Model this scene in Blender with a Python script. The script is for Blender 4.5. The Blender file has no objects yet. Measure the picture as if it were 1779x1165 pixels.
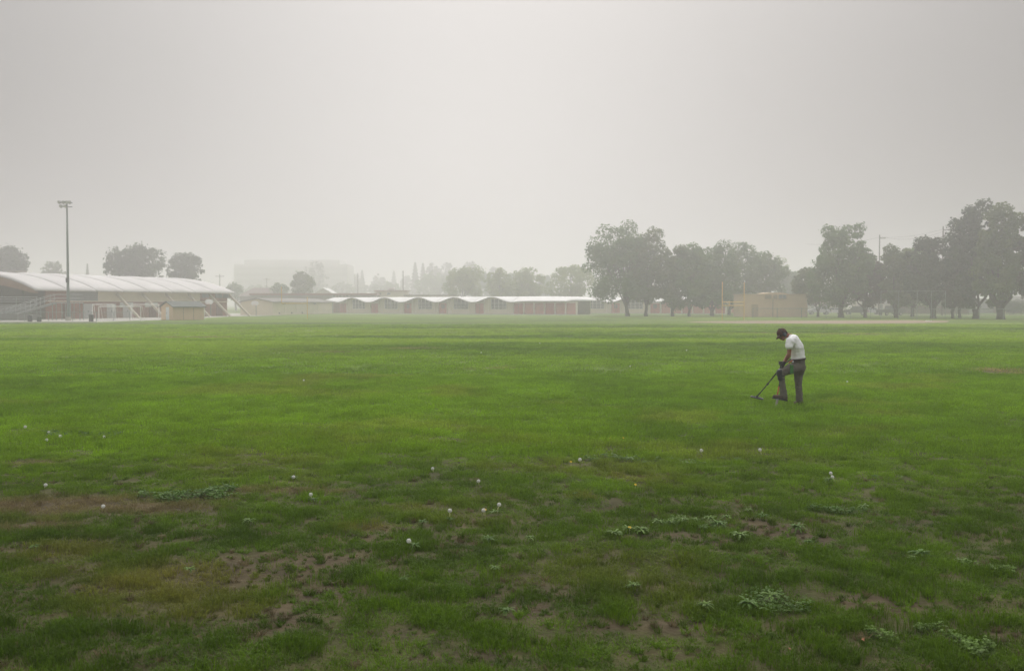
import bpy, math, random
import numpy as np
from mathutils import Vector, Matrix, Euler
random.seed(7)
S = bpy.context.scene
C = S.collection
R = math.radians

# ------------------------------------------------------------------ camera
F, CX, CY, EYE, HOR = 1730.0, 889.5, 582.5, 2.15, 528.0     # focal length and centre in photo pixels
PITCH = math.atan((CY - HOR) / F)
cam_d = bpy.data.cameras.new('camera'); cam = bpy.data.objects.new('camera', cam_d); C.objects.link(cam)
cam.location = (0, 0, EYE); cam.rotation_euler = (math.pi/2 - PITCH, 0, 0)
cam_d.sensor_width = 36; cam_d.lens = 36*F/1779; cam_d.clip_end = 5000; cam_d.clip_start = .05
cam_d.dof.use_dof = True; cam_d.dof.focus_distance = 13; cam_d.dof.aperture_fstop = 4.0
S.camera = cam
S.view_settings.view_transform = 'Standard'; S.view_settings.look = 'None'
S.view_settings.exposure = 0.0; S.view_settings.gamma = 1.0; S.view_settings.use_curve_mapping = False
S.render.engine = 'CYCLES'
S.cycles.volume_bounces = 2

# ------------------------------------------------------------------ sky (smoke-covered) and veiled sun
SUN_EL, SUN_AZ = 44, 2          # azimuth in degrees clockwise from +Y (the view direction)
W = bpy.data.worlds.new('World'); S.world = W; W.use_nodes = True
nt = W.node_tree; nt.nodes.clear(); N = nt.nodes.new; L = nt.links.new
out = N('ShaderNodeOutputWorld'); bg = N('ShaderNodeBackground'); bg2 = N('ShaderNodeBackground'); add = N('ShaderNodeAddShader')
sky = N('ShaderNodeTexSky'); sky.sky_type = 'NISHITA'; sky.sun_disc = False
sky.sun_elevation = R(SUN_EL); sky.sun_rotation = R(SUN_AZ); sky.dust_density = 8; sky.air_density = 2
L(sky.outputs[0], bg2.inputs[0]); bg2.inputs[1].default_value = .004
tc = N('ShaderNodeTexCoord'); dot = N('ShaderNodeVectorMath'); dot.operation = 'DOT_PRODUCT'
g = Vector((-.045, math.cos(R(8.0)), math.sin(R(8.0)))).normalized(); dot.inputs[1].default_value = g
L(tc.outputs['Generated'], dot.inputs[0])
ac = N('ShaderNodeMath'); ac.operation = 'ARCCOSINE'; L(dot.outputs['Value'], ac.inputs[0])
dv = N('ShaderNodeMath'); dv.operation = 'DIVIDE'; dv.inputs[1].default_value = R(45); L(ac.outputs[0], dv.inputs[0])
cr = N('ShaderNodeValToRGB'); cr.color_ramp.interpolation = 'B_SPLINE'
e = cr.color_ramp.elements
e[0].position = 0; e[0].color = (.40, .390, .382, 1)
e[1].position = 1; e[1].color = (0, 0, 0, 1)
for p, c in ((.15, .35), (.35, .20), (.60, .045), (.80, .005)):
    k = e.new(p); k.color = (c, c*.982, c*.968, 1)
L(dv.outputs[0], cr.inputs[0])
sx = N('ShaderNodeSeparateXYZ'); L(tc.outputs['Generated'], sx.inputs[0])
zr0 = N('ShaderNodeValToRGB'); zr0.color_ramp.interpolation = 'B_SPLINE'; e = zr0.color_ramp.elements      # zenith brightened above the view to add light on the scene
e[0].position = 0; e[0].color = (.24, .235, .23, 1); e[1].position = 1; e[1].color = (1.95, 1.89, 1.83, 1)
for p, c in ((.15, .22), (.34, .26), (.6, 1.0)):
    k = e.new(p); k.color = (c, c*.975, c*.955, 1)
L(sx.outputs['Z'], zr0.inputs[0])
sm_ = N('ShaderNodeVectorMath'); sm_.operation = 'ADD'; L(cr.outputs[0], sm_.inputs[0]); L(zr0.outputs[0], sm_.inputs[1])
L(sm_.outputs[0], bg.inputs[0]); bg.inputs[1].default_value = 1.0
L(bg.outputs[0], add.inputs[0]); L(bg2.outputs[0], add.inputs[1]); L(add.outputs[0], out.inputs[0])
sl = bpy.data.lights.new('sun', 'SUN'); sun = bpy.data.objects.new('sun', sl); C.objects.link(sun)
sl.energy = 2.3; sl.angle = R(30); sl.color = (1, .965, .94)
sd = Vector((math.sin(R(SUN_AZ))*math.cos(R(SUN_EL)), math.cos(R(SUN_AZ))*math.cos(R(SUN_EL)), math.sin(R(SUN_EL))))
sun.rotation_euler = sd.to_track_quat('Z', 'Y').to_euler(); sun.location = (0, 0, 60)

# ------------------------------------------------------------------ helpers
def GX(px, Y): return (px - CX)/F*Y
def ZZ(py, Y):
    v = (CY - py)/F
    return EYE + Y*(-math.sin(PITCH) + v*math.cos(PITCH))/(math.cos(PITCH) + v*math.sin(PITCH))
def GR(px, py):
    v = (CY - py)/F
    dz = -math.sin(PITCH) + v*math.cos(PITCH); dy = math.cos(PITCH) + v*math.sin(PITCH)
    t = -EYE/dz
    return (px - CX)/F*t, dy*t

class MB:
    def __init__(s): s.v = []; s.f = []
    def add(s, vs, fs):
        b = len(s.v); s.v += [tuple(p) for p in vs]; s.f += [tuple(b+i for i in f) for f in fs]; return s
    def box(s, x0, x1, y0, y1, z0, z1):
        return s.add([(x0,y0,z0),(x1,y0,z0),(x1,y1,z0),(x0,y1,z0),(x0,y0,z1),(x1,y0,z1),(x1,y1,z1),(x0,y1,z1)],
                     [(0,3,2,1),(4,5,6,7),(0,1,5,4),(1,2,6,5),(2,3,7,6),(3,0,4,7)])
    def poly(s, pts): return s.add(pts, [tuple(range(len(pts)))])
    def tube(s, pts, rs, n=6, cap=True):
        pts = [Vector(p) for p in pts]
        if not isinstance(rs, (list, tuple)): rs = [rs]*len(pts)
        b = len(s.v); up = Vector((0, 0, 1))
        for i, p in enumerate(pts):
            d = (pts[min(i+1, len(pts)-1)] - pts[max(i-1, 0)]).normalized()
            a = d.cross(up if abs(d.z) < .95 else Vector((1, 0, 0))).normalized(); c = d.cross(a).normalized()
            for k in range(n):
                t = 2*math.pi*k/n
                s.v.append(tuple(p + a*math.cos(t)*rs[i] + c*math.sin(t)*rs[i]))
        for i in range(len(pts)-1):
            for k in range(n):
                q = (k+1) % n
                s.f.append((b+i*n+k, b+i*n+q, b+(i+1)*n+q, b+(i+1)*n+k))
        if cap:
            s.f.append(tuple(b+k for k in range(n))[::-1]); s.f.append(tuple(b+(len(pts)-1)*n+k for k in range(n)))
        return s
    def prism(s, prof, x0, x1, ax=0):
        """profile of (a, z) pairs swept along x (ax=0) or y (ax=1)"""
        n = len(prof); f = (lambda x, a, z: (x, a, z)) if ax == 0 else (lambda x, a, z: (a, x, z))
        vs = [f(x0, a, z) for a, z in prof] + [f(x1, a, z) for a, z in prof]
        return s.add(vs, [tuple(range(n))[::-1], tuple(range(n, 2*n))] + [(i, (i+1) % n, n+(i+1) % n, n+i) for i in range(n)])
    def ell(s, c, r, nu=14, nv=10, rot=None):
        b = len(s.v); c = Vector(c); M = rot or Matrix.Identity(3)
        s.v.append(tuple(c + M @ Vector((0, 0, r[2]))))
        for j in range(1, nv):
            t = math.pi*j/nv
            for i in range(nu):
                p = 2*math.pi*i/nu
                s.v.append(tuple(c + M @ Vector((r[0]*math.sin(t)*math.cos(p), r[1]*math.sin(t)*math.sin(p), r[2]*math.cos(t)))))
        s.v.append(tuple(c + M @ Vector((0, 0, -r[2]))))
        l = len(s.v)-1
        for i in range(nu):
            q = (i+1) % nu
            s.f.append((b, b+1+i, b+1+q)); s.f.append((l, b+1+(nv-2)*nu+q, b+1+(nv-2)*nu+i))
            for j in range(nv-2):
                s.f.append((b+1+j*nu+i, b+1+(j+1)*nu+i, b+1+(j+1)*nu+q, b+1+j*nu+q))
        return s
    def cap(s, p0, p1, r0, r1, fl=1.0, n=7):
        """chain of ellipsoids from p0 to p1, for remeshed figures; fl widens it sideways (y)"""
        p0 = Vector(p0); p1 = Vector(p1)
        for i in range(n+1):
            t = i/n; r = r0 + (r1-r0)*t
            s.ell(p0.lerp(p1, t), (r, r*fl, r), 12, 8)
        return s
    def mesh(s, name, mat, smooth=False):
        m = bpy.data.meshes.new(name); m.from_pydata(s.v, [], s.f)
        m.materials.append(mat)
        if smooth: m.polygons.foreach_set('use_smooth', [True]*len(m.polygons))
        m.update(); return m
    def build(s, name, mat, parent=None, smooth=False):
        o = bpy.data.objects.new(name, s.mesh(name, mat, smooth)); C.objects.link(o)
        if parent: o.parent = parent
        return o
def tag(o, label=None, cat=None, group=None, kind=None):
    if label: o['label'] = label
    if cat: o['category'] = cat
    if group: o['group'] = group
    if kind: o['kind'] = kind
    return o
def thing(name, label, cat, loc=(0, 0, 0), rz=0, group=None):
    o = bpy.data.objects.new(name, None); C.objects.link(o); o.location = loc; o.rotation_euler = (0, 0, rz)
    o.empty_display_size = .2
    return tag(o, label, cat, group)
def copy_tree(o, parent=None):
    c = o.copy(); C.objects.link(c)
    if parent: c.parent = parent
    for ch in list(o.children): copy_tree(ch, c)
    return c
def inst(name, mesh, parent, loc=(0,0,0), rot=(0,0,0)):
    o = bpy.data.objects.new(name, mesh); C.objects.link(o); o.parent = parent; o.location = loc; o.rotation_euler = rot; return o

MATS = {}
def pm(name, col, var=.15, scale=2.0, rough=.8, bump=.0, bscale=20, metal=0, col2=None, stretch=(1,1,1), spec=.3, transl=0):
    if name in MATS: return MATS[name]
    m = bpy.data.materials.new(name); m.use_nodes = True; t = m.node_tree; b = t.nodes['Principled BSDF']
    n = t.nodes.new; l = t.links.new
    geo = n('ShaderNodeTexCoord'); mp = n('ShaderNodeMapping'); mp.inputs['Scale'].default_value = stretch
    l(geo.outputs['Object'], mp.inputs[0])
    no = n('ShaderNodeTexNoise'); no.inputs['Scale'].default_value = scale; no.inputs['Detail'].default_value = 5
    no.inputs['Roughness'].default_value = .65; l(mp.outputs[0], no.inputs['Vector'])
    rp = n('ShaderNodeMapRange'); rp.inputs[1].default_value = .3; rp.inputs[2].default_value = .7; l(no.outputs[0], rp.inputs[0])
    mx = n('ShaderNodeMix'); mx.data_type = 'RGBA'
    c2 = col2 or tuple(min(1, c*(1+var)) for c in col); c1 = col if col2 else tuple(c*(1-var) for c in col)
    mx.inputs[6].default_value = (*c1, 1); mx.inputs[7].default_value = (*c2, 1)
    l(rp.outputs[0], mx.inputs[0]); l(mx.outputs[2], b.inputs['Base Color'])
    b.inputs['Roughness'].default_value = rough; b.inputs['Metallic'].default_value = metal
    b.inputs['Specular IOR Level'].default_value = spec
    if bump:
        n2 = n('ShaderNodeTexNoise'); n2.inputs['Scale'].default_value = bscale; n2.inputs['Detail'].default_value = 4
        l(mp.outputs[0], n2.inputs['Vector'])
        bp = n('ShaderNodeBump'); bp.inputs['Strength'].default_value = bump; bp.inputs['Distance'].default_value = .02
        l(n2.outputs[0], bp.inputs['Height']); l(bp.outputs[0], b.inputs['Normal'])
    if transl:
        tr = n('ShaderNodeBsdfTranslucent'); l(mx.outputs[2], tr.inputs[0]); ms = n('ShaderNodeMixShader'); ms.inputs[0].default_value = transl
        l(b.outputs[0], ms.inputs[1]); l(tr.outputs[0], ms.inputs[2])
        l(ms.outputs[0], t.nodes['Material Output'].inputs[0])
    MATS[name] = m; return m

M_roofwhite = pm('white_roof_coating', (.78, .77, .76), .06, .6, .7)
M_cream = pm('cream_painted_wall', (.64, .58, .44), .07, .5, .85, .2, 30)
M_creamtrim = pm('cream_trim', (.72, .67, .55), .05, 1, .8)
M_brick = pm('red_brown_brickwork', (.25, .105, .075), .2, 1.2, .9, .4, 12)
M_red = pm('faded_red_paint', (.45, .12, .09), .12, .8, .7)
M_redpale = pm('pale_red_panel_paint', (.55, .23, .17), .1, .8, .75)
M_glass = pm('dark_window_glass', (.10, .12, .125), .2, .6, .15, spec=.6)
M_frame = pm('window_frame_paint', (.55, .56, .52), .05, 2, .6)
M_soffit = pm('soffit_shade_tone', (.24, .22, .19), .08, 1, .85)  # underside shade of the arches put into this dark tone
M_greyroof = pm('grey_shingle_roof', (.20, .185, .175), .15, 1.5, .9, .3, 20)
M_brownroof = pm('brown_roof', (.15, .105, .09), .15, 1.0, .85)
M_tan = pm('tan_block_wall', (.62, .45, .29), .07, .6, .85, .2, 25)
M_tanlouv = pm('tan_louvre', (.30, .24, .17), .08, 2, .8)
M_conc = pm('concrete', (.42, .40, .36), .12, .5, .9, .2, 10)
M_asph = pm('asphalt', (.085, .083, .08), .2, .4, .95, .3, 30)
M_alu = pm('dull_aluminium', (.42, .43, .43), .12, 3, .45, metal=.6)
M_galv = pm('galvanised_steel', (.22, .26, .25), .12, 4, .5, metal=.3)
M_darkmet = pm('dark_metal', (.05, .055, .055), .2, 4, .5)
M_whitepaint = pm('white_painted_tube', (.80, .80, .78), .06, 3, .5)
M_yellow = pm('yellow_painted_tube', (.72, .47, .13), .1, 3, .5)
M_bark = pm('tree_bark', (.055, .042, .032), .35, 3, .95, .6, 12, stretch=(1, 1, .3))
M_infield = pm('reddish_infield_dirt', (.28, .205, .145), .18, .12, .95, .3, 8)
M_wood = pm('weathered_fence_wood', (.13, .10, .075), .25, 1.5, .9)
M_polewood = pm('utility_pole_wood', (.11, .09, .075), .2, 3, .9)
M_greywall = pm('grey_siding', (.30, .31, .32), .08, 1, .8)
M_palewall = pm('pale_siding', (.45, .42, .37), .08, 1, .8)
M_brownwall = pm('brown_lined_gable', (.23, .145, .10), .15, 1, .85)
M_darkint = pm('shade_toned_end_wall', (.085, .075, .065), .2, 1, .9)  # dark tone carries the shade inside the open gable end
M_rubber = pm('tyre_rubber', (.03, .03, .03), .2, 5, .85)

# ------------------------------------------------------------------ value noise
_rng = np.random.RandomState(3); _T = _rng.rand(256, 256)
def vn(x, y, s=0):
    x = np.asarray(x, float) + s*17.31; y = np.asarray(y, float) + s*9.73
    xi = np.floor(x).astype(int); yi = np.floor(y).astype(int); fx = x-xi; fy = y-yi
    fx = fx*fx*(3-2*fx); fy = fy*fy*(3-2*fy)
    a = _T[xi % 256, yi % 256]; b = _T[(xi+1) % 256, yi % 256]; c = _T[xi % 256, (yi+1) % 256]; d = _T[(xi+1) % 256, (yi+1) % 256]
    return (a*(1-fx)+b*fx)*(1-fy) + (c*(1-fx)+d*fx)*fy
def fbm(x, y, s=0, o=4):
    r = 0; a = .5; k = 1
    for i in range(o): r = r + a*vn(x*k, y*k, s+i*5); a *= .5; k *= 2.03
    return r/(1-.5**o)
def sstep(a, b, x):
    t = np.clip((x-a)/(b-a), 0, 1); return t*t*(3-2*t)

# ------------------------------------------------------------------ the turf: where it is bare, dry, lush
# (photo px, py, half width, half height, strength)
BARE = [(500,985,120,34,1.1),(610,940,60,10,.8),(430,1010,70,30,.8),(570,1035,90,30,.75),(500,1075,60,22,.75),(680,990,60,20,.5),(790,945,60,12,.6),
        (1150,935,50,8,.5),(1330,915,60,16,1.1),(1410,935,45,18,1.2),(1210,940,60,18,.8),(1490,1040,60,14,.95),(1560,1052,60,10,.7),(1330,985,60,10,.5),
        (1180,1090,90,20,.9),(1050,1085,50,10,.6),(930,1060,50,14,.5),(950,1110,60,10,.6),(1640,1000,60,8,.5),(1720,1100,70,14,.7),(1300,1105,70,12,.6),
        (680,1100,90,12,.6),(820,1140,90,12,.5),(1150,1135,120,10,.6),(1060,970,60,8,.45),(760,920,60,7,.5),(1700,1060,50,10,.4),(1560,970,40,6,.4)]
DRY = [(90,880,160,22,1.0),(240,885,150,14,1.0),(350,868,60,10,.7),(60,915,90,12,.9),(60,808,60,6,.6),(540,857,110,4,.7),(430,855,40,5,.6),
       (1740,645,40,6,.8),(1600,702,16,2,.8),(330,586,90,1.6,.9),(190,590,50,1.2,.6),(720,606,50,1.5,.6),(1480,580,60,1.2,.9),(1320,578,90,.8,.6),(850,640,50,2,.4),(560,612,70,1.5,.4)]
YEL = [(300,1020,190,50,.9),(120,960,110,24,.6),(200,1000,200,24,.5),(640,920,60,7,.8),(1020,865,40,5,.7),(730,885,60,8,.5),(1100,830,60,6,.4),(360,1060,120,30,.7)]
DARK = [(1000,1040,160,30,.8),(250,935,300,10,.8),(200,1110,420,40,.6),(850,1030,120,20,.7),(560,960,60,8,.7),(1550,900,260,30,.4),(90,1030,60,40,.7),(1050,1100,60,14,.9),
        (1150,925,80,16,.6),(1600,1120,120,16,.6),(700,1040,100,14,.7),(500,820,300,10,.3),(1300,1020,100,20,.5),(1450,1010,90,14,.6),(950,1150,120,14,.8)]
def ells(lst, x, y):
    r = np.zeros_like(x)
    for px, py, rx, ry, st in lst:
        cx, cy = GR(px, py); gx = rx*cy/F; gy = abs(GR(px, py-ry)[1]-GR(px, py+ry)[1])/2
        q = np.sqrt(((x-cx)/gx)**2 + ((y-cy)/gy)**2)
        r = np.maximum(r, st*(1-sstep(.35, 1.35, q)))
    return r
def masks(x, y):
    n1 = fbm(x*2.6, y*2.6, 1); n2 = fbm(x*.45, y*.45, 2); near = 1-sstep(9, 13, y)
    bare = ells(BARE, x, y)
    bare = bare*(.45+1.1*n1) + near*.38*sstep(.55, .70, n1)
    dry = np.clip(ells(DRY, x, y)*(.35+1.3*n1), 0, 1)
    yel = np.clip(ells(YEL, x, y)*(.4+1.2*n1) + .35*sstep(.55, .75, n2)*(y < 30), 0, 1)
    dark = np.clip(ells(DARK, x, y)*(.4+1.2*n1), 0, 1)
    return np.clip(bare, 0, 1.2), dry, yel, dark
LUSH = np.array((.146, .252, .006)); DEEP = np.array((.048, .098, .006)); YELC = np.array((.190, .180, .035)); DRYC = np.array((.20, .145, .075)); FARY = np.array((.220, .285, .022))
SOIL = np.array((.064, .049, .026))
def turf_colour(x, y):
    bare, dry, yel, dark = masks(x, y)
    n = fbm(x*.22, y*.10, 4)[:, None]; n3 = fbm(x*.9, y*.9, 6)[:, None]; nb = fbm(x*.035, y*.16, 9, 5)[:, None]; nf = fbm(x*.05, y*.5, 12, 3)[:, None]
    c = LUSH*(1-.45*(1-n3)) + 0*n
    c = c*(1-.30*sstep(.5, .7, n)) + DEEP*.30*sstep(.5, .7, n)
    fr = sstep(25, 60, y)[:, None]
    band = sstep(.42, .62, .55*nb+.45*nf)
    c = c*(1-fr*.45*band) + FARY*fr*.45*band
    c = c*(1 - fr*.25*sstep(.55, .35, nb))
    clump = fbm(x*4.3, y*4.3, 41, 3)[:, None]; nf2 = (1-sstep(9, 18, y))[:, None]
    c = c*(1 + nf2*(1.15*(clump-.5)))
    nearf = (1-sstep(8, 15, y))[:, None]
    c = c*(1-.55*nearf) + DEEP*.55*nearf*(.8+.5*n3)  # near grass mixed deeper green: real tone plus painted lens falloff
    for m, col, s in ((yel, YELC, .9), (dry, DRYC, .85), (dark, DEEP*.8, .6)):
        m = m[:, None]*s; c = c*(1-m) + col*m
    return np.clip(c, 0, 1), bare, dry
def relief(x, y):
    fade = 1-sstep(70, 100, y)
    return ((fbm(x*.13, y*.13, 21, 3)-.5)*.10 + (fbm(x*1.2, y*1.2, 22, 3)-.5)*.05*(1-sstep(20, 40, y)) + (fbm(x*3.6, y*3.6, 25, 3)-.5)*.055*(1-sstep(12, 22, y)))*fade
def zat(x, y): return float(relief(np.array([x]), np.array([y]))[0])

# ground sheet: one grid, finer where near
rows = [-30, -10, 0, 2]; y = 3.0
while y < 1450: rows.append(y); y += max(.045, y*.009) if y < 130 else y*.06
rows.append(1450); rows = np.array(rows); nc = 330
us = np.linspace(-1, 1, nc)
half = np.where(rows < 10, 9+0*rows, rows*.9)
half = np.maximum(half, 9) + np.where(rows < 3, 60, 0)
half = np.minimum(half, 1200)
gx = (half[:, None]*us[None, :]); gy = np.repeat(rows[:, None], nc, 1)
X = gx.ravel(); Y = gy.ravel(); Zr = relief(X, Y)
tcol, bare, dry = turf_colour(X, Y)
fine = fbm(X*9, Y*9, 30, 3)
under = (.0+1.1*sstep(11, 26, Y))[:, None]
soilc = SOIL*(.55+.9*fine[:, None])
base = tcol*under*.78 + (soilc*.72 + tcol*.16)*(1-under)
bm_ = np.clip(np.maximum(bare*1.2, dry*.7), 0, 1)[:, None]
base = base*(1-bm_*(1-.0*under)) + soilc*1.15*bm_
verts = np.stack([X, Y, Zr], 1)
nr = len(rows); idx = np.arange(nr*nc).reshape(nr, nc)
fc = np.stack([idx[:-1, :-1], idx[:-1, 1:], idx[1:, 1:], idx[1:, :-1]], -1).reshape(-1, 4)
gm = bpy.data.meshes.new('field_ground'); gm.vertices.add(len(verts)); gm.vertices.foreach_set('co', verts.ravel())
gm.loops.add(fc.size); gm.loops.foreach_set('vertex_index', fc.ravel()); gm.polygons.add(len(fc))
gm.polygons.foreach_set('loop_start', np.arange(0, fc.size, 4)); gm.polygons.foreach_set('loop_total', np.full(len(fc), 4))
gm.update(); gm.validate()
gm.polygons.foreach_set('use_smooth', [True]*len(fc))
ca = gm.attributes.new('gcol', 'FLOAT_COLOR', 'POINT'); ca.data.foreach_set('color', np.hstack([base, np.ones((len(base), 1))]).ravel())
m = bpy.data.materials.new('turf_ground'); m.use_nodes = True; t = m.node_tree; b = t.nodes['Principled BSDF']
at = t.nodes.new('ShaderNodeAttribute'); at.attribute_name = 'gcol'
ge = t.nodes.new('ShaderNodeNewGeometry')
mpn = t.nodes.new('ShaderNodeMapping'); mpn.inputs['Scale'].default_value = (1, .45, 1); t.links.new(ge.outputs['Position'], mpn.inputs[0])
no = t.nodes.new('ShaderNodeTexNoise'); no.inputs['Scale'].default_value = 1.6; no.inputs['Detail'].default_value = 9; no.inputs['Roughness'].default_value = .75
t.links.new(mpn.outputs[0], no.inputs['Vector'])
mr = t.nodes.new('ShaderNodeMapRange'); mr.inputs[1].default_value = .3; mr.inputs[2].default_value = .7; mr.inputs[3].default_value = .62; mr.inputs[4].default_value = 1.35
t.links.new(no.outputs[0], mr.inputs[0])
mu = t.nodes.new('ShaderNodeVectorMath'); mu.operation = 'SCALE'; t.links.new(at.outputs['Color'], mu.inputs[0]); t.links.new(mr.outputs[0], mu.inputs['Scale'])
t.links.new(mu.outputs[0], b.inputs['Base Color']); b.inputs['Roughness'].default_value = .95; b.inputs['Specular IOR Level'].default_value = .15
bp = t.nodes.new('ShaderNodeBump'); bp.inputs['Strength'].default_value = .6; bp.inputs['Distance'].default_value = .03
n2 = t.nodes.new('ShaderNodeTexNoise'); n2.inputs['Scale'].default_value = 25; n2.inputs['Detail'].default_value = 5; t.links.new(ge.outputs['Position'], n2.inputs['Vector'])
t.links.new(n2.outputs[0], bp.inputs['Height']); t.links.new(bp.outputs[0], b.inputs['Normal'])
gm.materials.append(m)
ground = bpy.data.objects.new('ground', gm); C.objects.link(ground); tag(ground, kind='structure')

# ------------------------------------------------------------------ haze: smoke-laden air in one closed box
hz = MB().box(-1300, 1300, -60, 1500, -1.2, 31)
hm = bpy.data.materials.new('smoke_haze'); hm.use_nodes = True; hm.node_tree.nodes.clear()
ho = hm.node_tree.nodes.new('ShaderNodeOutputMaterial'); pv = hm.node_tree.nodes.new('ShaderNodeVolumePrincipled')
pv.inputs['Color'].default_value = (.98, .958, .985, 1); pv.inputs['Density'].default_value = .0026; pv.inputs['Anisotropy'].default_value = .65
hm.node_tree.links.new(pv.outputs[0], ho.inputs['Volume'])
tag(hz.build('haze', hm), kind='stuff')

# ------------------------------------------------------------------ flat ground surfaces
def sheet(name, mat, pts, z=.006):
    return tag(MB().poly([(x, y, z) for x, y in pts]).build(name, mat), kind='structure')
sheet('running_track_apron', M_conc, [GR(-500, 560.3), GR(60, 560.0), GR(170, 559.3), GR(300, 555.2), GR(400, 549.6), GR(452, 548.6), (-44, 215), (-60, 230), (-160, 240), (-160, 150)])
sheet('dirt_infield', M_infield, [GR(1190, 559.5), GR(1300, 561.5), GR(1480, 562.2), GR(1580, 561.2), GR(1645, 559.6), GR(1650, 557), GR(1560, 556.2), GR(1450, 556.8), GR(1310, 557.2), GR(1210, 558.3)])
sheet('school_path', M_conc, [(-41, 219), (16, 194), (17.4, 196.4), (-38.6, 222.5)])
sheet('far_path', M_conc, [(13, 232.5), (88, 182), (89, 184), (14, 235.5)])
sheet('street', M_asph, [(52, 197), (260, 176), (262, 184), (52, 206)])
kb = MB(); kb.prism([(0, 0), (.18, 0), (.18, .13), (0, .13)], 0, 212); k = kb.build('street_kerb', M_conc); k.location = (52, 196.7, 0); k.rotation_euler = (0, 0, math.atan2(-21, 208)); tag(k, kind='structure')
x0, y0 = GR(-200, 560.6); x1, y1 = GR(168, 560.0)
kb = MB(); kb.box(0, math.hypot(x1-x0, y1-y0), 0, .2, 0, .11); k = kb.build('track_kerb', pm('white_kerb', (.6, .58, .53), .1)); k.location = (x0, y0, 0); k.rotation_euler = (0, 0, math.atan2(y1-y0, x1-x0)); tag(k, kind='structure')

# ================================================================== gymnasium with barrel roof
GA = math.atan2(42, 16); gym = thing('gymnasium', 'long gymnasium with white scalloped barrel roof and slanting concrete buttresses', 'building', (-66, 138, 0), GA)
BW, NB, SP, RISE, EAV = 5.62, 8, 24.0, 2.5, 4.2
RR = (SP*SP/4 + RISE*RISE)/(2*RISE)
def arc(y): return EAV + math.sqrt(max(0, RR*RR - (y-SP/2)**2)) - (RR-RISE)
for i in range(NB):
    mb = MB(); nx, ny = 8, 22; th = .22
    for lay in (0, 1):
        for a in range(nx+1):
            for b_ in range(ny+1):
                x = i*BW + BW*a/nx; yy = SP*b_/ny
                z = arc(yy) + (.02 + .20*math.sin(math.pi*a/nx)*min(1, (arc(yy)-EAV)/1.0)) - lay*th
                mb.v.append((x + (.01 if a == 0 else 0), yy, z))
    o_ = (nx+1)*(ny+1)
    for a in range(nx):
        for b_ in range(ny):
            q = a*(ny+1)+b_
            mb.f.append((q, q+ny+1, q+ny+2, q+1)); mb.f.append((o_+q, o_+q+1, o_+q+ny+2, o_+q+ny+1))
    for a in range(nx):
        q = a*(ny+1); mb.f.append((q, o_+q, o_+q+ny+1, q+ny+1)); q += ny; mb.f.append((q, q+ny+1, o_+q+ny+1, o_+q))
    for b_ in range(ny):
        q = b_; mb.f.append((q, q+1, o_+q+1, o_+q)); q += nx*(ny+1); mb.f.append((q, o_+q, o_+q+1, q+1))
    mb.build('roof_panel', pm('weathered_white_roof', (.56, .54, .53), .12, .25, .75, stretch=(1, .25, 1)), gym, True)
GL = BW*NB
mb = MB().box(3.2, GL-.4, 1.5, 1.8, 0, 2.5).box(3.2, GL-.4, SP-1.8, SP-1.5, 0, 4.1).box(GL-.7, GL-.4, 1.8, SP-1.8, 0, 4.1)
mb.build('brick_wall', M_brick, gym)
mb = MB()
for s in range(24):   # arched gable infill at the far end
    y0, y1 = 1.8+s*(SP-3.6)/24, 1.8+(s+1)*(SP-3.6)/24
    mb.add([(GL-.7, y0, 4.1), (GL-.7, y1, 4.1), (GL-.7, y1, arc(y1)-.25), (GL-.7, y0, arc(y0)-.25)], [(0, 1, 2, 3)])
mb.build('gable_wall', M_cream, gym)
mb = MB().box(13.2, 37, 1.44, 1.8, 2.62, 4.12); mb.build('upper_wall', M_cream, gym)
for xa_, xb_ in ((37, GL-.4), (3.2, 7)): MB().box(xa_, xb_, 1.44, 1.8, 2.62, 4.12).build('upper_brick', M_brick, gym)
MB().box(3.2, GL-.3, 1.3, 1.82, 2.5, 2.62).build('ledge', M_creamtrim, gym)
g1 = MB().box(7, 13.2, 1.5, 1.8, 2.62, 4.12).build('clerestory', pm('grey_glazed_panel', (.24, .25, .25), .1), gym)
mb = MB()
for q in range(6): mb.box(7, 13.2, 1.44, 1.5, 2.66+q*.25, 2.70+q*.25)
mb.build('louvre_bars', M_alu, g1)
for a in (37.4, 41.2, 43.4):
    f = MB().box(a, a+1.9, 1.38, 1.44, 3.25, 3.95).build('window', M_glass, gym)
for i in range(3, NB):
    s0 = i*BW+.9
    if i < 7:
        f = MB().box(s0, s0+2.9, 1.43, 1.5, 1.65, 2.4).build('window', M_frame, gym)
        MB().box(s0+.08, s0+1.4, 1.40, 1.43, 1.72, 2.33).box(s0+1.5, s0+2.8, 1.40, 1.43, 1.72, 2.33).build('pane', pm('milky_glass', (.5, .52, .5), .06, 1, .3), f)
for s0 in (10.2, 15.0, 18.4):
    d = MB().box(s0, s0+1.9, 1.42, 1.5, 0.0, 2.2).build('door', pm('pale_metal_door', (.42, .42, .42), .06), gym)
    MB().box(s0+.85, s0+1.05, 1.38, 1.42, 1.0, 1.15).build('handle', M_darkmet, d)
for s0 in (6.2, 24.3, 41.5): MB().box(s0, s0+1.6, 1.42, 1.5, 0, 2.1).build('dark_door', pm('maroon_door', (.12, .05, .04), .1), gym)
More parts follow.
